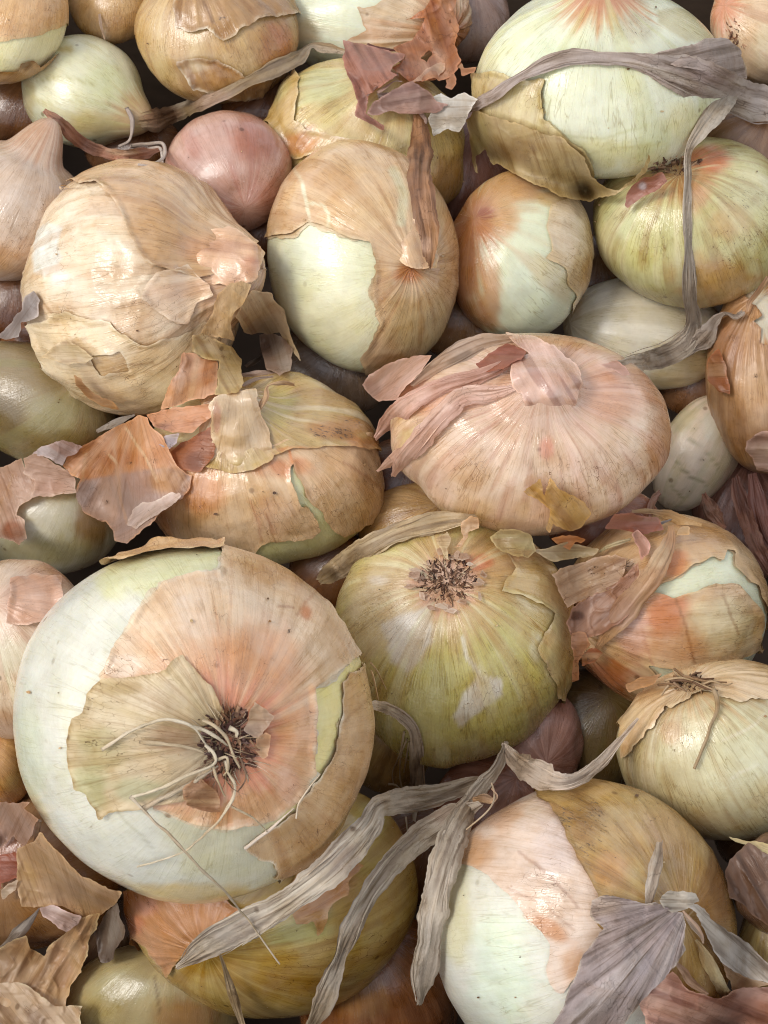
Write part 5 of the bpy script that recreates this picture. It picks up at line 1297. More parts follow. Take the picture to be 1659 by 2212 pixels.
FL(3, [(826, 340), (872, 326), (940, 362), (1002, 390), (1042, 450), (1050, 550), (1030, 592), (962, 604), (926, 600), (936, 540), (945, 452), (880, 442), (828, 412)], [(830, 370, 10), (1000, 390, 26), (1045, 550, 34), (940, 590, 16)], (196, 170, 116), 'papery', FIB, wr=4, fd=60, edge=8)
FL(3, [(784, 440), (800, 418), (850, 422), (872, 442), (940, 452), (940, 592), (858, 622), (790, 640), (690, 668), (712, 600), (720, 565), (760, 500)], [(790, 430, 26), (940, 460, 10), (930, 590, 22), (700, 660, 12), (830, 540, 6)], (218, 166, 126), 'papery', [('B', 450, 810, 26, 40, (196, 128, 74), .8), ('B', 385, 810, 18, 50, (228, 190, 166), .8)] + FIB, wr=5, fd=100, edge=6)
FL(3, [(632, 684), (700, 664), (760, 655), (850, 650), (916, 636), (924, 680), (895, 715), (830, 762), (740, 766), (668, 744)], [(640, 690, 12), (780, 650, 30), (900, 700, 20), (740, 760, 18)], (222, 166, 128), 'papery', [('F', 9, .0, .4, (222, 160, 120), .5), ('F', 16, .0, .4, (130, 76, 48), .6)], wr=6, folds=9, fd=-10, edge=5)
FL(3, [(178, 434), (236, 382), (286, 358), (340, 392), (410, 440), (370, 462), (296, 470)], [(180, 434, 16), (300, 380, 5), (400, 440, 2)], (214, 196, 156), 'papery', FIB, wr=3, edge=4)
FL(3, [(-6, 345), (24, 312), (92, 240), (106, 172), (150, 148), (176, 190), (164, 262), (92, 292), (84, 352), (20, 358)], [(0, 340, 20), (100, 230, 24), (165, 200, 4)], (186, 176, 172), 'papery', [('F', 9, .0, .4, (222, 214, 210), .6), ('F', 14, .0, .4, (136, 124, 122), .5)], wr=4, fd=-55, edge=5, lvl=1)
FL(3, [(318, 508), (360, 540), (410, 596), (480, 630), (520, 672), (440, 650), (370, 600), (334, 560)], 8, (176, 136, 92), 'papery', FIB, wr=3, edge=4)

# --- torn orange skins of the onion above the largest one
FL('a', [(408, 552), (455, 470), (540, 425), (600, 390), (700, 332), (850, 250), (900, 215), (972, 232), (984, 284), (1044, 352), (1104, 462), (1178, 572), (1256, 620), (1240, 680), (1180, 770), (1040, 880), (900, 1000), (830, 1060), (800, 1056), (748, 1046), (736, 970), (690, 918), (640, 916), (550, 870), (506, 790), (496, 700), (524, 640), (470, 624)],
   [(420, 550, 18), (600, 390, 24), (900, 220, 44), (1040, 360, 20), (1178, 575, 2), (524, 640, 38), (640, 628, 36), (800, 600, 34), (960, 585, 26), (1060, 575, 14), (1240, 640, -6), (1180, 770, -4), (500, 780, 22), (640, 800, 14), (750, 1040, 14), (640, 910, 20), (900, 980, 0), (1000, 760, 6), (800, 450, 18)], (222, 164, 118), 'orangetorn',
   [('G', W('a', [(440, 640), (524, 648), (640, 634), (760, 618), (860, 598), (1040, 576), (1190, 574), (1300, 620), (1100, 900), (800, 1100), (480, 900)]), (190, 164, 154), .9, 5), ('B', 190, 1070, 40, 40, (200, 184, 180), .7), ('B', 290, 1040, 60, 40, (200, 160, 140), .6), ('B', 360, 1040, 50, 40, (216, 168, 120), .85), ('B', 210, 1110, 40, 20, (156, 138, 132), .6),
    ('B', 260, 990, 60, 26, (196, 124, 76), .6), ('L', W('a', [(820, 310), (900, 420), (985, 560), (1030, 660)]), 3, (240, 206, 166), .9), ('L', W('a', [(560, 480), (540, 650)]), 2, (234, 200, 156), .6), ('L', W('a', [(715, 485), (760, 535)]), 2.5, (244, 214, 172), .8), ('L', W('a', [(740, 400), (770, 600), (790, 800), (830, 930)]), 2.5, (230, 186, 146), .6), ('D', 280, 1000, 12, 8, .8), ('D', 330, 995, 12, 8, .8), ('D', 230, 1085, 9, 7, 1), ('F', 10, .1, .5, (226, 184, 150), .4)],
   wr=2.2, pl=(900, 150), edge=5, folds=6)
FL('a', [(830, 950), (838, 900), (884, 840), (935, 786), (1000, 792), (1120, 724), (1178, 728), (1184, 756), (1100, 830), (1010, 890), (900, 960)], [(830, 940, 24), (1180, 740, 14), (960, 820, 22)], (226, 204, 192), 'orangetorn', [('F', 12, .0, .4, (240, 226, 216), .6), ('F', 14, .0, .4, (190, 150, 130), .5)], wr=3, fd=-35, edge=4)
FL('a', [(1110, 470), (1170, 420), (1260, 360), (1390, 290), (1400, 500), (1300, 600), (1180, 582)], 3, (176, 112, 74), 'orangetorn', [('B', 420, 1000, 30, 30, (120, 66, 38), .7)], wr=1, lvl=1)
FL(3, [(905, 650), (925, 612), (960, 598), (1112, 568), (1116, 650), (1140, 700), (1165, 760), (1190, 880), (1090, 960), (940, 970), (850, 945), (890, 860), (920, 800), (912, 720)], [(910, 650, 40), (1112, 570, 44), (1190, 880, -30), (850, 945, -30), (1000, 965, -36), (1090, 960, -36), (920, 965, -34), (1170, 800, 4), (890, 860, 0), (1020, 880, 0), (1020, 760, 16)], (208, 180, 142), 'orangetorn', [('B', 530, 1010, 70, 34, (206, 180, 122), .9), ('F', 14, .1, .5, (222, 202, 172), .45), ('B', 468, 900, 10, 40, (186, 136, 108), .8)], wr=1.2, folds=6, pl=(1020, 400), edge=2, lvl=1, mat=M_SKIN, name='neck_skin')
ribbon('neck_leaf', R(3, [(1120, 660, 40, 0, 20), (1150, 610, 60, 30, 40), (1160, 570, 50, 60, 50), (1220, 548, 40, 30, 40), (1272, 556, 30, 0, 26)]), (196, 150, 108), FIB, parent='orangetorn', pleat=3, cup=.4)
FL('a', [(1024, 412), (1080, 360), (1174, 342), (1150, 400), (1112, 450), (1070, 440)], 18, (176, 164, 170), 'orangetorn', GFIB, wr=3, edge=4)
ribbon('dry_leaf', R('a', [(630, 330, 50, 0, 20), (720, 290, 60, 20, 22), (800, 255, 60, 30, 26), (880, 222, 34, 30, 34)]), (172, 160, 148), GFIB, label="short grey dry leaf tip behind the torn orange skin, left of centre", pleat=3)

# --- scraps on the shiny off white onion at the left edge
FL('a', [(148, 500), (220, 478), (340, 512), (420, 560), (482, 632), (496, 732), (360, 742), (215, 768), (236, 664), (160, 604)], [(150, 500, 18), (480, 640, 20), (480, 730, 24), (220, 765, 22)], (228, 190, 166), 'glossy', [('B', 110, 1050, 40, 20, (214, 170, 146), .7), ('F', 8, .1, .5, (224, 184, 164), .5)] , wr=2.5, fd=10, edge=4)
FL('a', [(210, 482), (276, 432), (400, 392), (480, 405), (548, 434), (500, 480), (440, 500), (404, 560), (330, 505)], [(210, 480, 16), (400, 395, 34), (548, 430, 24), (400, 550, 20)], (214, 194, 190), 'glossy', [('F', 8, .0, .4, (236, 226, 228), .6), ('F', 14, .0, .4, (190, 140, 116), .5)], wr=4, fd=30, edge=4)
FL('a', [(-10, 574), (90, 534), (152, 500), (160, 602), (240, 642), (218, 762), (124, 818), (108, 880), (162, 908), (178, 1030), (130, 1068), (60, 1032), (-10, 1022)], [(0, 580, 14), (150, 510, 20), (220, 760, 20), (150, 1050, 10), (0, 1000, 6)], (226, 188, 162), 'glossy', [('B', 30, 1150, 30, 30, (190, 110, 66), .85), ('B', 40, 1040, 50, 30, (212, 168, 140), .7), ('L', W('a', [(80, 620), (40, 740), (0, 790)]), 3, (224, 180, 140), .7), ('F', 8, .1, .5, (222, 180, 154), .4), ('D', 40, 1140, 30, 30, .3)], wr=2.5, fd=70, edge=4)

# --- folded papery neck and strips of the wide pink onion
FL(4, [(400, 468), (450, 420), (540, 372), (610, 420), (590, 450), (520, 480), (430, 500)], 5, (160, 96, 74), 'pink', FIB[1:], wr=2)
ribbon('neck_leaf', R(4, [(560, 356, 60, 0, 10), (440, 372, 90, 10, 14), (330, 420, 110, 15, 14), (220, 480, 90, 20, 14), (120, 560, 40, 30, 14)]), (206, 182, 160), GFIB, parent='pink', mat=M_PAPER, strands=2, pleat=2.4, nw=21, cup=.1)
FL(4, [(-92, 560), (-60, 520), (10, 470), (60, 446), (150, 428), (215, 430), (160, 500), (100, 560), (50, 620), (-20, 628), (-70, 590)], [(-90, 560, 14), (150, 430, 12), (0, 620, 14)], (220, 180, 164), 'pink', FIB[1:] + [('B', 800, 840, 30, 30, (176, 132, 116), .7)], wr=3, fd=-35, edge=5)
ribbon('neck_leaf', R(4, [(570, 440, 40, 0, 10), (500, 480, 80, 15, 14), (380, 525, 80, 15, 14), (250, 560, 80, 10, 14), (120, 630, 100, 10, 16), (20, 720, 100, 15, 16), (-40, 790, 70, 20, 14)]), (226, 188, 170), [('F', 9, .0, .4, (228, 186, 172), .5), ('F', 18, .0, .4, (186, 136, 118), .4)], parent='pink', mat=M_PAPER, strands=2, pleat=2.4, nw=21, cup=.1)
ribbon('neck_leaf', R(4, [(560, 570, 50, 0, 10), (470, 590, 80, 10, 14), (340, 610, 100, 10, 14), (250, 690, 110, 5, 14), (160, 790, 110, 5, 14), (90, 870, 90, 10, 18), (40, 950, 60, 10, 18)]), (228, 194, 176), [('F', 9, .0, .4, (230, 190, 174), .5), ('F', 18, .0, .4, (190, 142, 122), .4)], parent='pink', mat=M_PAPER, strands=2, pleat=2.4, nw=23, cup=.1, ragged=.2)
ribbon('neck_leaf', R(4, [(110, 820, 60, 0, 14), (60, 860, 60, 10, 18), (10, 900, 50, 10, 18), (-30, 930, 30, 10, 16)]), (226, 192, 174), FIB[1:], parent='pink', mat=M_PAPER, pleat=2, ragged=.25)
FL(4, [(524, 328), (600, 345), (660, 352), (745, 392), (852, 492), (856, 545), (842, 590), (826, 660), (815, 740), (740, 770), (640, 750), (610, 660), (596, 602), (560, 570), (545, 520), (552, 470), (575, 430), (626, 428), (590, 396), (545, 366)], [(524, 328, 34), (740, 395, 34), (850, 520, 30), (830, 610, 8), (630, 620, 2), (820, 690, -26), (815, 740, -40), (640, 750, -40), (620, 690, -26), (730, 760, -44), (720, 700, -14), (720, 600, 10), (560, 500, 22)], (216, 178, 158), 'pink', [('B', 1210, 830, 40, 30, (218, 180, 162), .7), ('B', 1110, 790, 16, 50, (206, 156, 134), .6), ('F', 9, .0, .4, (226, 190, 176), .5), ('F', 18, .0, .4, (150, 104, 90), .55), ('DA', .05)], wr=1.2, folds=6, fd=60, edge=3, lvl=1, mat=M_SKIN, name='neck_skin')
FL(4, [(596, 1014), (640, 985), (674, 968), (696, 1050), (716, 956), (760, 1010), (792, 1022), (866, 1066), (900, 1110), (860, 1180), (800, 1190), (730, 1150), (716, 1200), (702, 1180), (720, 1100), (660, 1050)], [(600, 1014, 16), (716, 956, 10), (880, 1110, 3), (716, 1190, 14)], (196, 158, 96), 'pink', FIB, wr=4, fd=50, edge=7)
FL(6, [(716, 112), (760, 100), (800, 94), (872, 116), (850, 140), (830, 128), (800, 162), (750, 140)], [(716, 112, 6), (870, 118, 20), (800, 160, 14)], (204, 140, 86), 'pink', FIB, wr=4, edge=6)
FL(4, [(940, 470), (1000, 450), (1040, 480), (1062, 508), (1030, 520), (980, 490)], 10, (206, 164, 146), 'pink', FIB, wr=3, edge=5)

# --- dry leaf and flakes around the round root
ribbon('dry_leaf', R(0, [(688, 1256, 26, 10, 8), (730, 1228, 54, 10, 12), (790, 1186, 66, 15, 12), (850, 1155, 62, 15, 12), (910, 1136, 56, 20, 12), (970, 1124, 46, 25, 12), (1030, 1118, 40, 20, 12)]), (206, 182, 142), [('F', 10, .0, .4, (228, 210, 176), .5), ('F', 18, .0, .4, (136, 108, 78), .55)], label="tan twisted dry leaf running up over the onion with the round root", strands=3, pleat=4, nw=21, cup=.15)
FL(6, [(296, 150), (322, 128), (344, 110), (338, 40), (372, 18), (408, 26), (410, 70), (372, 84), (362, 112), (330, 148)], [(300, 150, 6), (400, 40, 18), (345, 60, 20)], (206, 168, 126), 'rooted', FIB, wr=3, edge=5)
FL(6, [(228, 114), (270, 84), (290, 130), (272, 160), (280, 210), (262, 200), (240, 150)], 8, (206, 186, 146), 'rooted', FIB, wr=2, edge=4)
FL(6, [(460, 104), (498, 70), (570, 78), (640, 98), (660, 172), (620, 200), (556, 190), (490, 150)], [(470, 100, 4), (640, 110, 16), (640, 190, 12)], (178, 160, 110), None, FIB[1:], name='skin_scrap', cat='onion skin', wr=3, edge=5, label="olive grey scrap of skin between the round root and the wide pink onion")
FL(6, [(640, 165), (720, 150), (800, 130), (930, 160), (900, 190), (800, 205), (720, 214)], 10, (184, 164, 124), None, FIB[1:], name='skin_scrap', cat='onion skin', wr=3, edge=5, label="long pale scrap of skin bridging the rooted and banded onions")
ROOTED_PLATE = root_plate('rooted', 966, 1256, 60, 47, 420, [(130, 94, 70), (96, 66, 50), (160, 122, 94), (74, 50, 40), (188, 152, 122), (112, 80, 62)], size=(6, 15), seed=3, lift=-1, up=.7)
for k in range(20):
    a = k / 20 * 6.283 + .2 * math.sin(k * 5.1)
    rr = 1.16 + .14 * math.sin(k * 3.7)
    cu, cv = 966 + 62 * rr * math.cos(a), 1256 + 50 * rr * math.sin(a)
    w, h = 10 + 5 * math.sin(k * 2.3), 8 + 3.5 * math.sin(k * 4.1)
    pl = [(cu + w * (1 + .4 * math.sin(k + j * 2.2)) * math.cos(j * 1.047 + k), cv + h * (1 + .4 * math.cos(k * 2 + j * 1.7)) * math.sin(j * 1.047 + k)) for j in range(6)]
    sheet('root_flake', pl, [(cu + 10 * math.cos(a), cv + 10 * math.sin(a), 4), (cu - 10 * math.cos(a), cv - 10 * math.sin(a), 9)], [(206, 176, 150), (190, 156, 128), (214, 192, 170), (176, 140, 112)][k % 4], FIB[1:], lvl=1, parent=('rooted', ROOTED_PLATE), wr=2, jag=4, sp=2.5, edge=3, rim=(226, 208, 186))

# --- roots of the largest onion
HERO_PLATE = root_plate('hero', 497, 1602, 54, 72, 300, [(120, 84, 68), (88, 58, 48), (150, 112, 92), (76, 50, 44), (176, 140, 112), (134, 104, 98)], size=(9, 26), seed=5, lift=0, up=.6)
LT, LT2 = (222, 208, 182), (204, 184, 152)
for pts, r0, r1, c in [
    ([(218, 1619, 4), (280, 1582, 14), (340, 1556, 26), (384, 1558, 34), (420, 1574, 34), (440, 1602, 28), (454, 1626, 18)], 5.0, 5.0, LT),
    ([(416, 1571, 20), (448, 1582, 28), (477, 1600, 26), (492, 1612, 14)], 5.0, 4.5, LT),
    ([(436, 1553, 24), (466, 1571, 40), (488, 1595, 42), (503, 1627, 36), (518, 1660, 20)], 5.5, 5.0, LT2),
    ([(496, 1572, 36), (512, 1580, 40), (510, 1592, 34)], 6, 5, LT),
    ([(284, 1724, 6), (330, 1708, 14), (395, 1680, 24), (459, 1653, 26), (462, 1630, 26), (444, 1610, 26)], 5.0, 6.5, LT),
    ([(310, 1748, 3), (370, 1715, 8), (430, 1682, 12), (470, 1655, 16)], 9, 4, (200, 184, 160)),
    ([(282, 1722, 8), (340, 1780, 40), (395, 1834, 70), (448, 1890, 92), (500, 1944, 112), (556, 2015, 130), (606, 2082, 140)], 5.2, 3.0, (200, 184, 160)),
    ([(488, 1644, 20), (493, 1669, 28), (507, 1693, 32), (502, 1728, 32), (477, 1770, 26), (440, 1804, 18), (398, 1839, 10), (340, 1862, 5), (296, 1874, 2)], 4.5, 3.5, LT),
    ([(459, 1655, 22), (472, 1690, 26), (486, 1719, 14)], 4.0, 3.5, LT2),
    ([(501, 1741, 10), (541, 1762, 14), (560, 1780, 12), (577, 1798, 8)], 3.5, 3.0, LT2),
    ([(527, 1832, 8), (556, 1812, 10), (586, 1790, 12), (612, 1768, 10), (636, 1747, 8)], 5.0, 3.5, (222, 204, 186)),
    ([(640, 1770, 12), (644, 1740, 8), (662, 1712, 7), (692, 1672, 6)], 3.0, 2.5, (236, 220, 196)),
    ([(300, 1604, 4), (350, 1606, 8), (400, 1612, 12), (440, 1626, 14)], 6, 5, (196, 176, 144)),
    ([(470, 1640, 26), (490, 1636, 34), (494, 1660, 30), (484, 1676, 22)], 5, 4, LT2),
    ([(520, 1640, 20), (530, 1680, 20), (512, 1710, 14)], 3.5, 3, (150, 120, 96)),
    ([(540, 1600, 16), (556, 1618, 12)], 3, 2, (170, 130, 100)),
]:
    tube('root', pts, r0 * .74, r1 * .50, c, parent=('hero', HERO_PLATE), lvl=1, ns=8, flat=.5, wob=.7)
root_plate(('hero', HERO_PLATE), 490, 1612, 56, 70, 90, [(206, 186, 156), (176, 150, 118), (150, 120, 96), (220, 204, 178)], size=(26, 66), seed=21, lift=6, up=.45, name='root_tuft', wf=.10, bendy=.7)
root_plate(('rooted', ROOTED_PLATE), 966, 1256, 56, 44, 50, [(150, 116, 90), (190, 160, 130), (120, 90, 70)], size=(16, 34), seed=22, lift=6, up=.7, name='root_tuft', wf=.14, bendy=.6)
for poly, l, c in [([(788, 402), (840, 334), (880, 360), (942, 420), (1000, 460), (930, 560), (870, 632), (758, 572)], 12, (186, 160, 138)), ([(248, 1052), (330, 980), (404, 958), (540, 1100), (554, 1250), (470, 1240), (400, 1232), (280, 1190)], 9, (176, 138, 104)),
                   ([(840, 640), (920, 590), (980, 620), (960, 780), (900, 800), (840, 740)], 7, (206, 164, 128))]:
    FL('c', poly, l, c, 'hero', FIB, wr=3, edge=5, sp=2.5, lvl=1, name='root_flake')

# --- curled leaf and fibres between the two big lower onions
ribbon('dry_leaf', R('f', [(80, 104, 60, 0, 10), (160, 120, 70, 10, 12), (240, 160, 74, 20, 14), (310, 230, 70, 30, 14), (332, 330, 78, 20, 12), (330, 430, 80, 10, 12), (334, 520, 90, 0, 12), (330, 600, 80, 0, 10), (318, 740, 40, 0, 8)]), (200, 180, 156), GFIB[:1] + [('F', 18, .0, .4, (130, 106, 84), .55)], label="pale tan leaf bending down between the largest onion and the rooted one", strands=4, pleat=4, cup=.15, nw=21)
for pts in ([(262, 250), (250, 320), (232, 400), (200, 480), (204, 530)], [(280, 290), (250, 380), (238, 480), (258, 570)], [(180, 536), (220, 540), (254, 572)], [(290, 300), (276, 380), (262, 470)], [(276, 720), (284, 790)]):
    tube('leaf_fibre', [(a * .3968 + 768, b * .3968 + 1481, 8) for a, b in pts], 2.6, 1.4, (204, 182, 152), lvl=1, label="frayed pale fibres hanging from the bent tan leaf left of the knot", cat='fibre')['group'] = 'frayed fibres of the bent tan leaf'
for pts in ([(800, 1430), (815, 1450), (834, 1490)], [(802, 1450), (812, 1480), (818, 1512)]):
    tube('leaf_fibre', [(a, b, 10) for a, b in pts], 2.5, 1.2, (210, 176, 126), lvl=1, label={834: "longer thin golden fibre, the one farther right beside the largest onion", 818: "shorter thin golden fibre close against the right side of the largest onion"}[pts[-1][0]], cat='fibre')['group'] = 'golden fibres beside the largest onion'

# --- the knot of grey leaves, lower middle
ribbon('dry_leaf', R(0, [(1052, 1678, 23, 20, 14), (1000, 1700, 46, 15, 16), (940, 1718, 57, 10, 16), (872, 1730, 63, 5, 16), (822, 1742, 55, 25, 18), (796, 1785, 61, 15, 16), (745, 1846, 73, 10, 14), (684, 1902, 76, 5, 16), (604, 1958, 70, 0, 16), (525, 2000, 73, 5, 16), (448, 2044, 61, 5, 16), (380, 2092, 33, 0, 12)]),
       (204, 191, 172), GFIB + [('B', 500, 2010, 90, 40, (160, 148, 138), .6), ('B', 960, 1745, 60, 14, (206, 176, 146), .7), ('B', 740, 1850, 50, 60, (172, 156, 144), .6)], lvl=3, label="broad grey leaf sweeping down left from the knot to the golden onion", strands=4, pleat=5, nw=27, cup=.08, edgecol=(190, 176, 160))
ribbon('dry_leaf', R(0, [(1040, 1735, 27, 20, 10), (970, 1768, 61, 10, 12), (900, 1815, 68, 0, 12), (845, 1868, 61, 5, 12), (796, 1935, 57, 10, 12), (756, 2010, 48, 25, 12), (734, 2066, 33, 50, 14), (722, 2100, 42, 20, 12), (702, 2158, 56, 5, 12), (668, 2225, 65, 0, 12)]),
       (200, 188, 170), GFIB + [('B', 960, 1760, 60, 30, (180, 156, 136), .7), ('B', 730, 2100, 30, 50, (164, 152, 140), .5)], lvl=3, label="middle grey leaf hanging from the knot down to the bottom edge", strands=4, pleat=4, nw=25, cup=.1, edgecol=(186, 172, 158))
ribbon('dry_leaf', R(0, [(1094, 1602, 23, 10, 16), (1078, 1650, 35, 20, 22), (1040, 1702, 42, 25, 24), (1002, 1758, 56, 15, 22), (976, 1820, 71, 5, 22), (955, 1890, 74, 0, 22), (936, 1970, 70, 5, 22), (925, 2050, 63, 5, 22), (915, 2110, 57, 0, 22), (906, 2170, 38, 0, 18)]),
       (194, 180, 162), GFIB + [('B', 930, 2060, 40, 90, (160, 146, 132), .5), ('B', 1050, 1690, 30, 40, (190, 176, 156), .7)], lvl=3, label="dark grey leaf hanging straight down from the knot beside the mint white onion", strands=4, pleat=4, nw=25, cup=.15, edgecol=(186, 172, 152), ragged=.16)
ribbon('dry_leaf', R(0, [(1086, 1606, 18, 10, 14), (1112, 1640, 47, 10, 14), (1158, 1670, 61, 5, 12), (1206, 1690, 51, 10, 10), (1250, 1682, 38, 20, 10), (1300, 1642, 30, 30, 10), (1346, 1590, 25, 30, 10), (1378, 1552, 13, 20, 10)]),
       (206, 188, 170), GFIB, lvl=3, label="grey brown leaf running right from the knot toward the hairy rooted onion", strands=4, pleat=4, nw=21, cup=.1, ragged=.2)
ribbon('dry_leaf', R('f', [(640, 620, 46, 0, 12), (700, 615, 68, 10, 14), (745, 625, 53, 30, 16), (770, 600, 30, 60, 18), (740, 560, 23, 40, 18)]), (206, 172, 140), GFIB[1:], lvl=3, label="small tan curled leaf tucked into the knot of grey leaves", pleat=3.5, cup=.2)
tube('leaf_fibre', [(a * .3968 + 768, b * .3968 + 1481, c) for a, b, c in [(740, 530, 18), (752, 580, 20), (745, 640, 18), (700, 700, 14), (600, 785, 12)]], 2.4, 1.8, (206, 184, 154), lvl=3, label="thin looping fibre beside the small tan curl of the knot", cat='fibre')
ribbon('dry_leaf', R(7, [(945, 790, 30, 20, 12), (965, 850, 33, 10, 12), (990, 930, 38, 5, 12), (1020, 1030, 53, 0, 12), (1050, 1120, 68, 0, 12)]), (202, 178, 140), GFIB[1:], lvl=3, label="narrow straw coloured leaf end hanging below the broad grey leaf", pleat=3, cup=.1)

# --- leaves at the neck of the mint white onion, bottom right
FL('g', [(150, 1850), (400, 1650), (470, 1760), (560, 1860), (700, 1900), (900, 1950), (1050, 1850), (1200, 1830), (1430, 1810), (1430, 2300), (150, 2300), (40, 2010)], [(200, 1850, 20), (700, 1950, 10), (1400, 1830, 20), (700, 2250, 10)], (220, 176, 156), 'mintwhite', [('B', 1620, 2190, 60, 40, (204, 130, 90), .7), ('B', 1480, 2160, 60, 30, (206, 150, 132), .6), ('B', 1560, 2150, 40, 14, (130, 70, 50), .7), ('F', 9, .0, .4, (216, 164, 146), .5), ('F', 15, .0, .4, (140, 84, 66), .55)], wr=6, folds=7, fd=20, edge=4)
ribbon('neck_leaf', R('g', [(400, 1540, 60, 0, 24), (500, 1650, 110, 10, 26), (600, 1780, 120, 10, 26), (760, 1900, 80, 0, 20)]), (186, 150, 124), FIB[1:], parent='mintwhite', pleat=4, cup=.1)
ribbon('neck_leaf', R('g', [(640, 1330, 60, 0, 34), (700, 1420, 120, 5, 36), (780, 1580, 170, 0, 38), (870, 1760, 170, 0, 40), (970, 1930, 150, -5, 40), (1090, 2110, 130, -5, 38), (1200, 2280, 100, -5, 34)]), (202, 182, 138), [('B', 1510, 2080, 14, 60, (170, 134, 84), .7), ('F', 10, .0, .4, (220, 206, 168), .5), ('F', 18, .0, .4, (150, 120, 78), .5)], parent='mintwhite', pleat=5, nw=23, cup=.15)
FL('g', [(540, 990), (640, 960), (720, 1000), (790, 1100), (900, 1180), (1100, 1290), (1430, 1600), (1430, 1800), (1200, 1722), (1000, 1630), (900, 1560), (826, 1440), (744, 1230), (640, 1060)], [(560, 1000, 20), (900, 1180, 30), (1400, 1640, 60), (1000, 1620, 54), (740, 1230, 40)], (190, 180, 170), 'mintwhite', GFIB + [('B', 1600, 2070, 50, 40, (210, 204, 198), .6)], wr=4, folds=8, fd=42, edge=5, mat=M_DRY, name='neck_leaf', lvl=1)
FL('g', [(900, 1560), (1000, 1630), (1200, 1722), (1420, 1790), (1300, 1820), (1150, 1850), (1030, 1850), (960, 1720)], 36, (196, 164, 130), 'mintwhite', FIB, wr=4, fd=30, edge=4, lvl=1)
ribbon('neck_leaf', R('g', [(500, 1030, 60, 0, 22), (560, 1110, 90, 20, 30), (640, 1210, 110, 20, 34), (700, 1300, 80, 10, 36), (716, 1370, 40, 0, 34)]), (190, 156, 130), GFIB, parent='mintwhite', pleat=5, cup=.2)
FL(8, [(888, 640), (900, 570), (960, 552), (1080, 575), (1180, 585), (1284, 622), (1300, 690), (1298, 760), (1302, 790), (1252, 862), (1180, 940), (1110, 1010), (1040, 1110), (960, 1160), (690, 1160), (760, 1060), (792, 980), (830, 880), (872, 790), (925, 722), (950, 690)], [(890, 640, 8), (1280, 625, 18), (1300, 780, 40), (1100, 1010, 44), (800, 1100, 20), (870, 800, 12), (1080, 800, 26)], (170, 154, 152), 'mintwhite',
   [('B', 1300, 1960, 50, 30, (186, 164, 146), .7), ('B', 1380, 2080, 40, 40, (170, 158, 160), .7), ('F', 10, .0, .4, (190, 178, 174), .5), ('F', 18, .0, .45, (108, 92, 86), .5)], wr=2.5, folds=9, pl=(1330, 560), edge=4, mat=M_DRY, name='neck_leaf', lvl=1, rim=(214, 200, 186))
ribbon('neck_leaf', R(8, [(1140, 600, 50, 0, 12), (1150, 540, 60, 10, 16), (1165, 460, 66, 10, 20), (1180, 390, 76, 0, 20), (1190, 318, 66, 0, 16)]), (186, 170, 152), GFIB, parent='mintwhite', pleat=4, cup=.2)
FL(8, [(1186, 570), (1200, 545), (1236, 528), (1342, 546), (1360, 580), (1310, 612), (1240, 625), (1200, 600)], [(1190, 560, 30), (1340, 550, 34), (1260, 610, 16)], (196, 186, 172), 'mintwhite', GFIB, wr=5, edge=6, mat=M_DRY, name='neck_leaf', lvl=1)

# --- torn skins at the neck of the banded onion
FL('b', [(280, 592), (340, 555), (400, 530), (560, 482), (680, 470), (764, 484), (740, 600), (690, 664), (540, 722), (430, 772), (380, 806), (320, 700)], [(290, 600, 10), (760, 490, 20), (400, 790, 14)], (190, 158, 126), 'banded', [('D', 1290, 1235, 50, 26, .6), ('B', 1270, 1250, 50, 20, (206, 180, 152), .7)] + FIB[1:], wr=4, fd=-25, edge=5)
FL('b', [(420, 790), (560, 700), (700, 640), (760, 590), (830, 500), (860, 640), (890, 700), (800, 800), (720, 885), (600, 960), (480, 990), (400, 975), (376, 900)], [(420, 790, 8), (830, 510, 24), (720, 880, 14), (400, 960, 10)], (172, 128, 102), 'banded', [('F', 9, .0, .4, (206, 164, 136), .5), ('F', 16, .0, .4, (120, 80, 58), .55), ('B', 1240, 1330, 24, 12, (96, 56, 34), .9), ('D', 1240, 1330, 24, 12, .6)], wr=5, folds=8, fd=-40, edge=5)
ribbon('neck_leaf', R('b', [(1040, 280, 70, 10, 22), (1036, 360, 100, 5, 28), (990, 470, 140, 5, 32), (920, 590, 170, 5, 32), (830, 710, 180, 5, 28), (730, 840, 160, 0, 24), (640, 960, 110, 0, 18), (560, 1070, 70, 0, 8)]), (196, 156, 116), FIB + [('B', 1420, 1200, 30, 30, (222, 196, 158), .8), ('B', 1340, 1320, 50, 50, (186, 146, 122), .7)], parent='banded', mat=M_PAPER, pleat=3, nw=21, cup=.15)
FL('b', [(786, 330), (828, 300), (862, 330), (906, 386), (892, 452), (852, 506), (826, 430)], 20, (208, 156, 136), 'banded', FIB[1:], wr=3, fd=60, edge=5)
FL('b', [(404, 966), (440, 952), (486, 966), (528, 1040), (490, 1092), (462, 1140), (456, 1262), (408, 1284), (424, 1120), (400, 1040)], [(410, 970, 10), (520, 1040, 24), (430, 1280, 16)], (190, 140, 102), 'banded', FIB, wr=4, edge=6)
FL('b', [(470, 1090), (540, 1060), (614, 1086), (560, 1150), (470, 1166)], 10, (156, 96, 62), 'banded', FIB, wr=3, edge=5)
ribbon('dry_leaf', R('b', [(580, 446, 24, 0, 14), (640, 410, 50, 20, 18), (710, 385, 62, 15, 18), (784, 362, 44, 10, 18)]), (200, 184, 142), GFIB[1:], label="small straw coloured leaf tip pointing right, above the banded onion's neck", pleat=3, cup=.15)
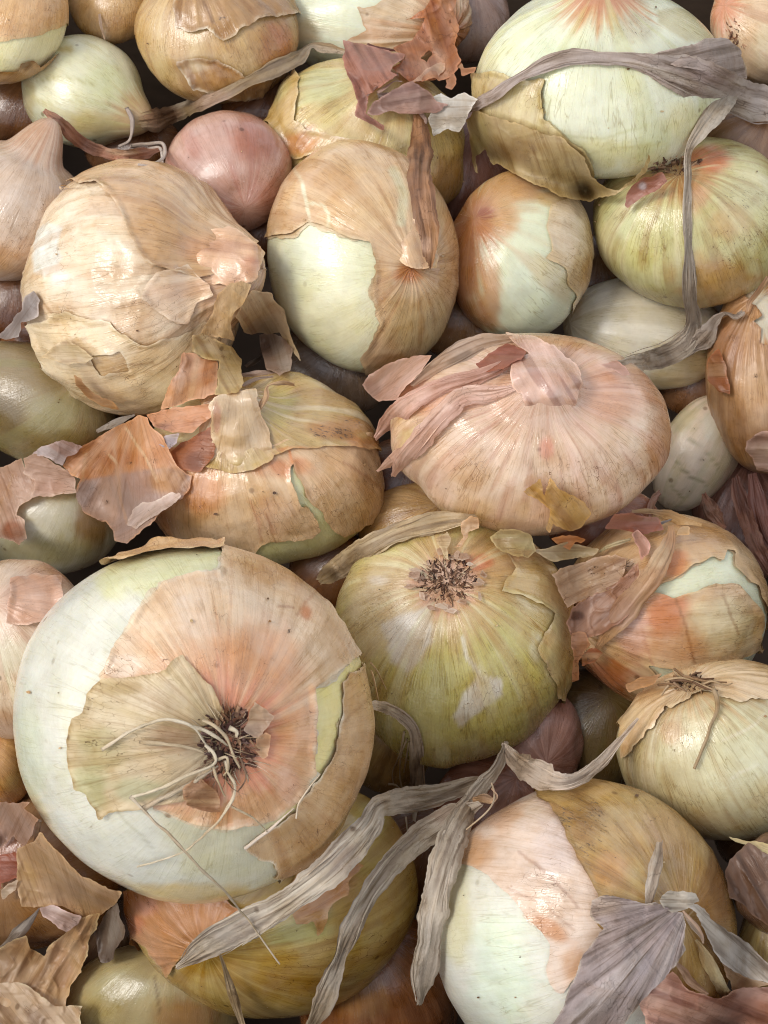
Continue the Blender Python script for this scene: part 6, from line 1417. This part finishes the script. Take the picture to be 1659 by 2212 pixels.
ribbon('skin_scrap', R('b', [(790, 184, 36, 0, 10), (900, 186, 50, 10, 14), (1010, 205, 66, 10, 16), (1110, 240, 80, 5, 20), (1235, 272, 50, 0, 20)]), (196, 158, 104), FIB, mat=M_PAPER, cat='onion skin', label="golden strip of skin lying above the banded onion", pleat=3, ragged=.25)
FL('b', [(1086, 296), (1120, 270), (1166, 280), (1164, 342), (1084, 336)], 20, (208, 172, 124), None, FIB, name='skin_scrap', cat='onion skin', wr=3, edge=5, label="small square tan flake at the end of the golden skin strip")
ribbon('dry_leaf', R('b', [(840, 320, 20, 0, 10), (900, 296, 40, 20, 12), (970, 264, 42, 20, 12), (1046, 236, 24, 10, 10)]), (156, 150, 150), GFIB, label="small blue grey leaf sliver just under the golden skin strip", pleat=3)
ribbon('skin_scrap', R('b', [(972, 62, 70, 20, 14), (936, 100, 56, 10, 14), (915, 150, 50, 10, 14), (905, 240, 34, 20, 10)]), (196, 152, 138), FIB[1:], mat=M_PAPER, cat='onion skin', label="small pink pleated skin strip under the right side of the wide pink onion", pleat=4)
FL('b', [(752, 1284), (840, 1250), (930, 1230), (1000, 1210), (920, 1290), (860, 1316), (782, 1340)], [(760, 1290, 24), (980, 1215, 8)], (200, 158, 116), 'banded', FIB, wr=3, edge=5)
FL('b', [(680, 200), (800, 190), (960, 230), (1000, 300), (860, 330), (720, 300), (620, 300)], 5, (160, 104, 84), None, FIB[1:], name='skin_scrap', cat='onion skin', wr=4, edge=4, label="dull red brown skin in the shade under the golden strip")

# --- roots of the onion at the right edge low down
HAIRY_PLATE = root_plate('hairyroot', 1492, 1478, 46, 13, 70, [(130, 98, 70), (90, 64, 46), (164, 130, 96), (186, 156, 120)], size=(6, 18), seed=9, lift=-2, up=.6)
for i, pts in enumerate([[(1060, 1190), (1110, 1230), (1150, 1240), (1200, 1215)], [(1040, 1270), (1110, 1262), (1180, 1275), (1260, 1300)], [(1000, 1270), (1060, 1250), (1130, 1250), (1240, 1290), (1330, 1330)], [(1120, 1240), (1200, 1260), (1290, 1275), (1400, 1280)], [(1150, 1250), (1190, 1220), (1240, 1210)], [(1090, 1250), (1070, 1220), (1050, 1195)],
                         [(960, 1290), (1040, 1284), (1100, 1300)], [(1180, 1270), (1260, 1310), (1340, 1330)], [(1240, 1290), (1300, 1270), (1380, 1296), (1430, 1280)], [(1060, 1280), (1100, 1310), (1140, 1330)], [(1180, 1240), (1240, 1250), (1320, 1250)], [(1030, 1300), (1000, 1330), (980, 1360)]]):
    tube('root', [(a * .3386 + 1097, b * .3386 + 1042, 7 + (i % 3) * 3) for a, b in pts], 3.2, 1.8, [(150, 118, 86), (116, 86, 62), (186, 158, 122)][i % 3], parent=('hairyroot', HAIRY_PLATE), lvl=1, wob=.5)
tube('root', [(1540, 1490, 8), (1548, 1510, 10), (1546, 1540, 10), (1534, 1572, 10), (1520, 1610, 10), (1508, 1640, 10), (1500, 1660, 8)], 4.5, 4.0, (176, 152, 118), parent=('hairyroot', HAIRY_PLATE), lvl=1, wob=.6)
FL('g', [(960, 250), (1100, 262), (1250, 300), (1430, 330), (1430, 470), (1300, 400), (1180, 340), (1060, 296)], 8, (204, 192, 144), 'hairyroot', FIB[:1], wr=2, fd=20)

# --- root of the yellow green onion, upper right
root_plate('greenroot', 1462, 362, 52, 24, 130, [(120, 88, 66), (88, 60, 46), (150, 118, 92), (170, 138, 108)], size=(8, 20), seed=11, lift=-4, up=.7)
FL(2, [(1036, 880), (1060, 820), (1120, 770), (1200, 748), (1232, 780), (1180, 820), (1080, 880), (1050, 898)], [(1040, 880, 12), (1200, 760, 16)], (176, 122, 104), 'greenroot', FIB[1:] + [('B', 1388, 402, 12, 12, (206, 194, 200), .9)], wr=3, fd=-35, edge=4)
# --- root specks of the large green onion's neighbour and the top right corner
root_plate('peachtip', 1592, 74, 22, 30, 50, [(150, 104, 76), (190, 130, 96), (110, 76, 56)], size=(6, 14), seed=13, lift=-3, up=.5)

# --- shed skins in the lower left corner
FL('e', [(-20, 505), (120, 515), (240, 508), (190, 560), (290, 640), (250, 740), (190, 855), (100, 780), (-20, 860)], [(0, 520, 16), (240, 510, 20), (190, 850, 14)], (190, 156, 136), 'shedding', [('F', 10, -.1, .35, (206, 176, 156), .6), ('F', 18, -.1, .4, (110, 78, 62), .6)], wr=6, folds=9, fd=115, edge=4)
FL('e', [(-20, 930), (60, 905), (124, 888), (144, 1100), (20, 1116), (-20, 1200)], 8, (170, 98, 70), 'shedding', FIB[1:], wr=3)
FL('e', [(130, 1180), (128, 980), (132, 868), (250, 800), (312, 742), (480, 900), (600, 1050), (760, 1130), (944, 1200), (884, 1300), (780, 1364), (640, 1384), (480, 1296), (310, 1316), (150, 1310)], [(130, 1000, 16), (320, 750, 14), (940, 1200, 20), (640, 1380, 30), (200, 1300, 20)], (220, 184, 142), 'shedding', [('B', 150, 1930, 50, 40, (190, 152, 112), .6), ('B', 60, 1900, 30, 50, (200, 160, 96), .6), ('B', 230, 1940, 40, 30, (160, 118, 76), .6), ('F', 9, .0, .4, (202, 166, 122), .4)], wr=2.5, fd=70, edge=5)
FL('e', [(10, 1180), (60, 1130), (136, 1096), (130, 1180), (60, 1230), (20, 1260)], 20, (206, 184, 156), 'shedding', FIB[1:], wr=3, edge=4)
FL('e', [(-20, 1640), (100, 1570), (204, 1528), (236, 1640), (340, 1694), (400, 1600), (470, 1540), (560, 1440), (640, 1396), (720, 1360), (776, 1350), (748, 1480), (694, 1544), (672, 1700), (600, 1850), (560, 1912), (510, 2020), (480, 2300), (-20, 2300)], [(0, 1640, 20), (210, 1540, 26), (340, 1690, 16), (700, 1380, 34), (680, 1650, 30), (510, 2000, 14), (100, 2200, 10)], (234, 198, 152), 'shedding',
   [('B', 60, 2100, 70, 50, (212, 176, 136), .7), ('B', 130, 2080, 30, 60, (196, 136, 84), .7), ('B', 180, 2020, 20, 50, (190, 140, 94), .7), ('F', 9, .0, .4, (226, 190, 150), .5), ('F', 15, .0, .4, (150, 104, 62), .5)], wr=6, folds=6, fd=120, edge=6)
FL('e', [(306, 1314), (350, 1296), (404, 1288), (520, 1340), (624, 1386), (590, 1452), (510, 1502), (430, 1452), (330, 1390)], [(310, 1310, 26), (620, 1390, 40), (500, 1490, 44)], (216, 190, 182), 'shedding', [('F', 10, .0, .4, (234, 216, 210), .5), ('F', 15, .0, .4, (170, 130, 116), .4)], wr=4, fd=25, edge=5)
ribbon('dry_leaf', R('e', [(305, 1318, 20, 20, 34), (260, 1380, 70, 10, 36), (190, 1460, 110, 0, 36), (100, 1550, 120, 0, 34), (-10, 1640, 90, 0, 30)]), (160, 148, 142), GFIB, label="grey pointed leaf lying on the shed skins, lower left corner", pleat=3.5, cup=.1)
FL('e', [(508, 1706), (540, 1600), (580, 1480), (640, 1404), (640, 1560), (604, 1650), (560, 1650)], 18, (190, 124, 62), 'shedding', FIB[1:], wr=3, fd=100, edge=4)
FL('e', [(-20, 1900), (130, 1880), (220, 1930), (300, 1990), (430, 2080), (540, 2056), (630, 2080), (610, 2300), (-20, 2300)], [(0, 1900, 26), (300, 1990, 30), (600, 2090, 26)], (236, 208, 172), 'shedding', [('F', 9, .0, .4, (230, 204, 174), .5), ('F', 14, .0, .4, (164, 124, 92), .5)], wr=4, folds=7, fd=50, edge=4)
tube('root', [(a * .2808, b * .2808 + 1591, c) for a, b, c in [(306, 650, 16), (290, 740, 18), (272, 850, 18), (248, 1015, 16)]], 5, 6, (206, 190, 170), lvl=1, flat=.6, label="pale flat fibre hanging beside the lower left side of the largest onion", cat='fibre')
FL('e', [(736, 1490), (780, 1400), (836, 1328), (900, 1280), (960, 1450), (940, 1560), (860, 1722), (760, 1742)], 10, (120, 104, 92), 'sooty', GFIB, wr=4, fd=100, edge=4)

# --- red brown dry skin and dark skin at the right edge
for pts, c in [([(1450, -40, 110, 10, 10), (1480, 100, 120, 10, 12), (1530, 260, 110, 15, 12), (1600, 430, 120, 10, 12), (1690, 600, 120, 5, 12)], (160, 114, 98)), ([(1560, -60, 130, -10, 14), (1590, 120, 140, -10, 16), (1640, 300, 140, -5, 16), (1700, 450, 120, 0, 16)], (146, 100, 88)), ([(1250, 70, 60, 10, 8), (1280, 150, 110, 10, 10), (1330, 230, 110, 10, 10), (1390, 290, 40, 10, 8)], (176, 132, 116))]:
    ribbon('skin_flap', R('b', pts), c, [('F', 9, -.1, .4, (190, 146, 130), .5), ('F', 18, -.1, .4, (100, 62, 52), .6)], parent='redskin', mat=M_PAPER, pleat=8, nw=25)
FL(4, [(1566, 800), (1600, 770), (1680, 750), (1680, 940), (1610, 924), (1590, 880), (1562, 850)], [(1570, 810, 16), (1680, 800, 10)], (206, 168, 146), 'brownside', FIB, wr=4, edge=5)
FL(4, [(1400, 440), (1440, 400), (1470, 470), (1500, 560), (1490, 600), (1440, 580), (1400, 530)], 8, (176, 116, 80), 'brownside', FIB, wr=3, edge=5)
ribbon('skin_flap', R(4, [(1659, 90, 40, 10, 10), (1620, 150, 50, 10, 12), (1580, 200, 50, 10, 14), (1570, 240, 30, 0, 10)]), (190, 140, 104), FIB, parent='brownside', mat=M_PAPER, pleat=3)
FL('g', [(956, 600), (1000, 480), (1060, 400), (1200, 310), (1430, 460), (1430, 1190), (1280, 1104), (1140, 972), (980, 872)], [(960, 700, 14), (1200, 320, 12), (1280, 1100, 20)], (112, 84, 66), 'darkskin', [('F', 9, -.1, .4, (150, 118, 98), .5), ('F', 16, -.1, .4, (70, 48, 36), .6)], wr=5, folds=7, fd=60, edge=4)
# --- bits on the round tan and top corner onions
ribbon('skin_flap', R(1, [(430, 60, 20, 0, 4), (436, 110, 30, 20, 8), (452, 170, 16, 10, 8)]), (214, 190, 166), FIB[1:], parent='tanround', mat=M_PAPER, pleat=2)

# --- crumbs of skin and soil scattered over the heap
def crumbs():
    r = np.random.default_rng(77)
    V, Tn, Cc = [], [], []
    for k in range(130):
        u, v = r.random() * PW, r.random() * PH
        n = int(r.integers(4, 7))
        L = 1.4 + 4.5 * r.random() ** 3
        h0 = float(height([u], [v], 0)[0]) + 2.5
        a0 = r.random() * 6.283
        tilt = r.normal(size=2) * .35
        gx = float(height([u + 8], [v], 1)[0] - height([u - 8], [v], 1)[0]) / 16
        gy = float(height([u], [v + 8], 1)[0] - height([u], [v - 8], 1)[0]) / 16
        if gx * gx + gy * gy > 6:
            continue
        st = len(V)
        ring = []
        for j in range(n):
            a = a0 + j * 6.283 / n
            rr = L * (.6 + .6 * r.random())
            x, y = rr * math.cos(a), rr * math.sin(a) * .7
            ring.append((u + x, v + y, h0 + x * (gx + tilt[0]) + y * (gy + tilt[1])))
        V += ring + [(x, y, z - 1.6) for x, y, z in ring]
        for j in range(1, n - 1):
            Tn += [[st, st + j, st + j + 1]]
        for j in range(n):
            j2 = (j + 1) % n
            Tn += [[st + j, st + n + j, st + n + j2], [st + j, st + n + j2, st + j2]]
        c = lin([(110, 80, 54), (160, 122, 82), (200, 166, 122), (84, 60, 42), (214, 190, 150)][int(r.integers(5))])
        Cc += [c] * (2 * n)
    Q = np.array(V)
    fib = Q / 200.0
    ctx = make_ctx(Q, Q[:, :2], fib, np.zeros(len(Q)), (100, 70, 50))
    ctx['col'][:] = np.array(Cc)
    Wd = unproj(Q)
    org = Wd.mean(0)
    o = link('skin_crumbs', mesh_from('skin_crumbs', Wd - org, np.array(Tn), ctx['col'], ctx['aux'], fib, smooth=False), M_ROOT, None, org)
    o['kind'] = 'stuff'
    o['label'] = 'tiny crumbs of soil and skin scattered over the onions'
    o['category'] = 'crumbs'


crumbs()
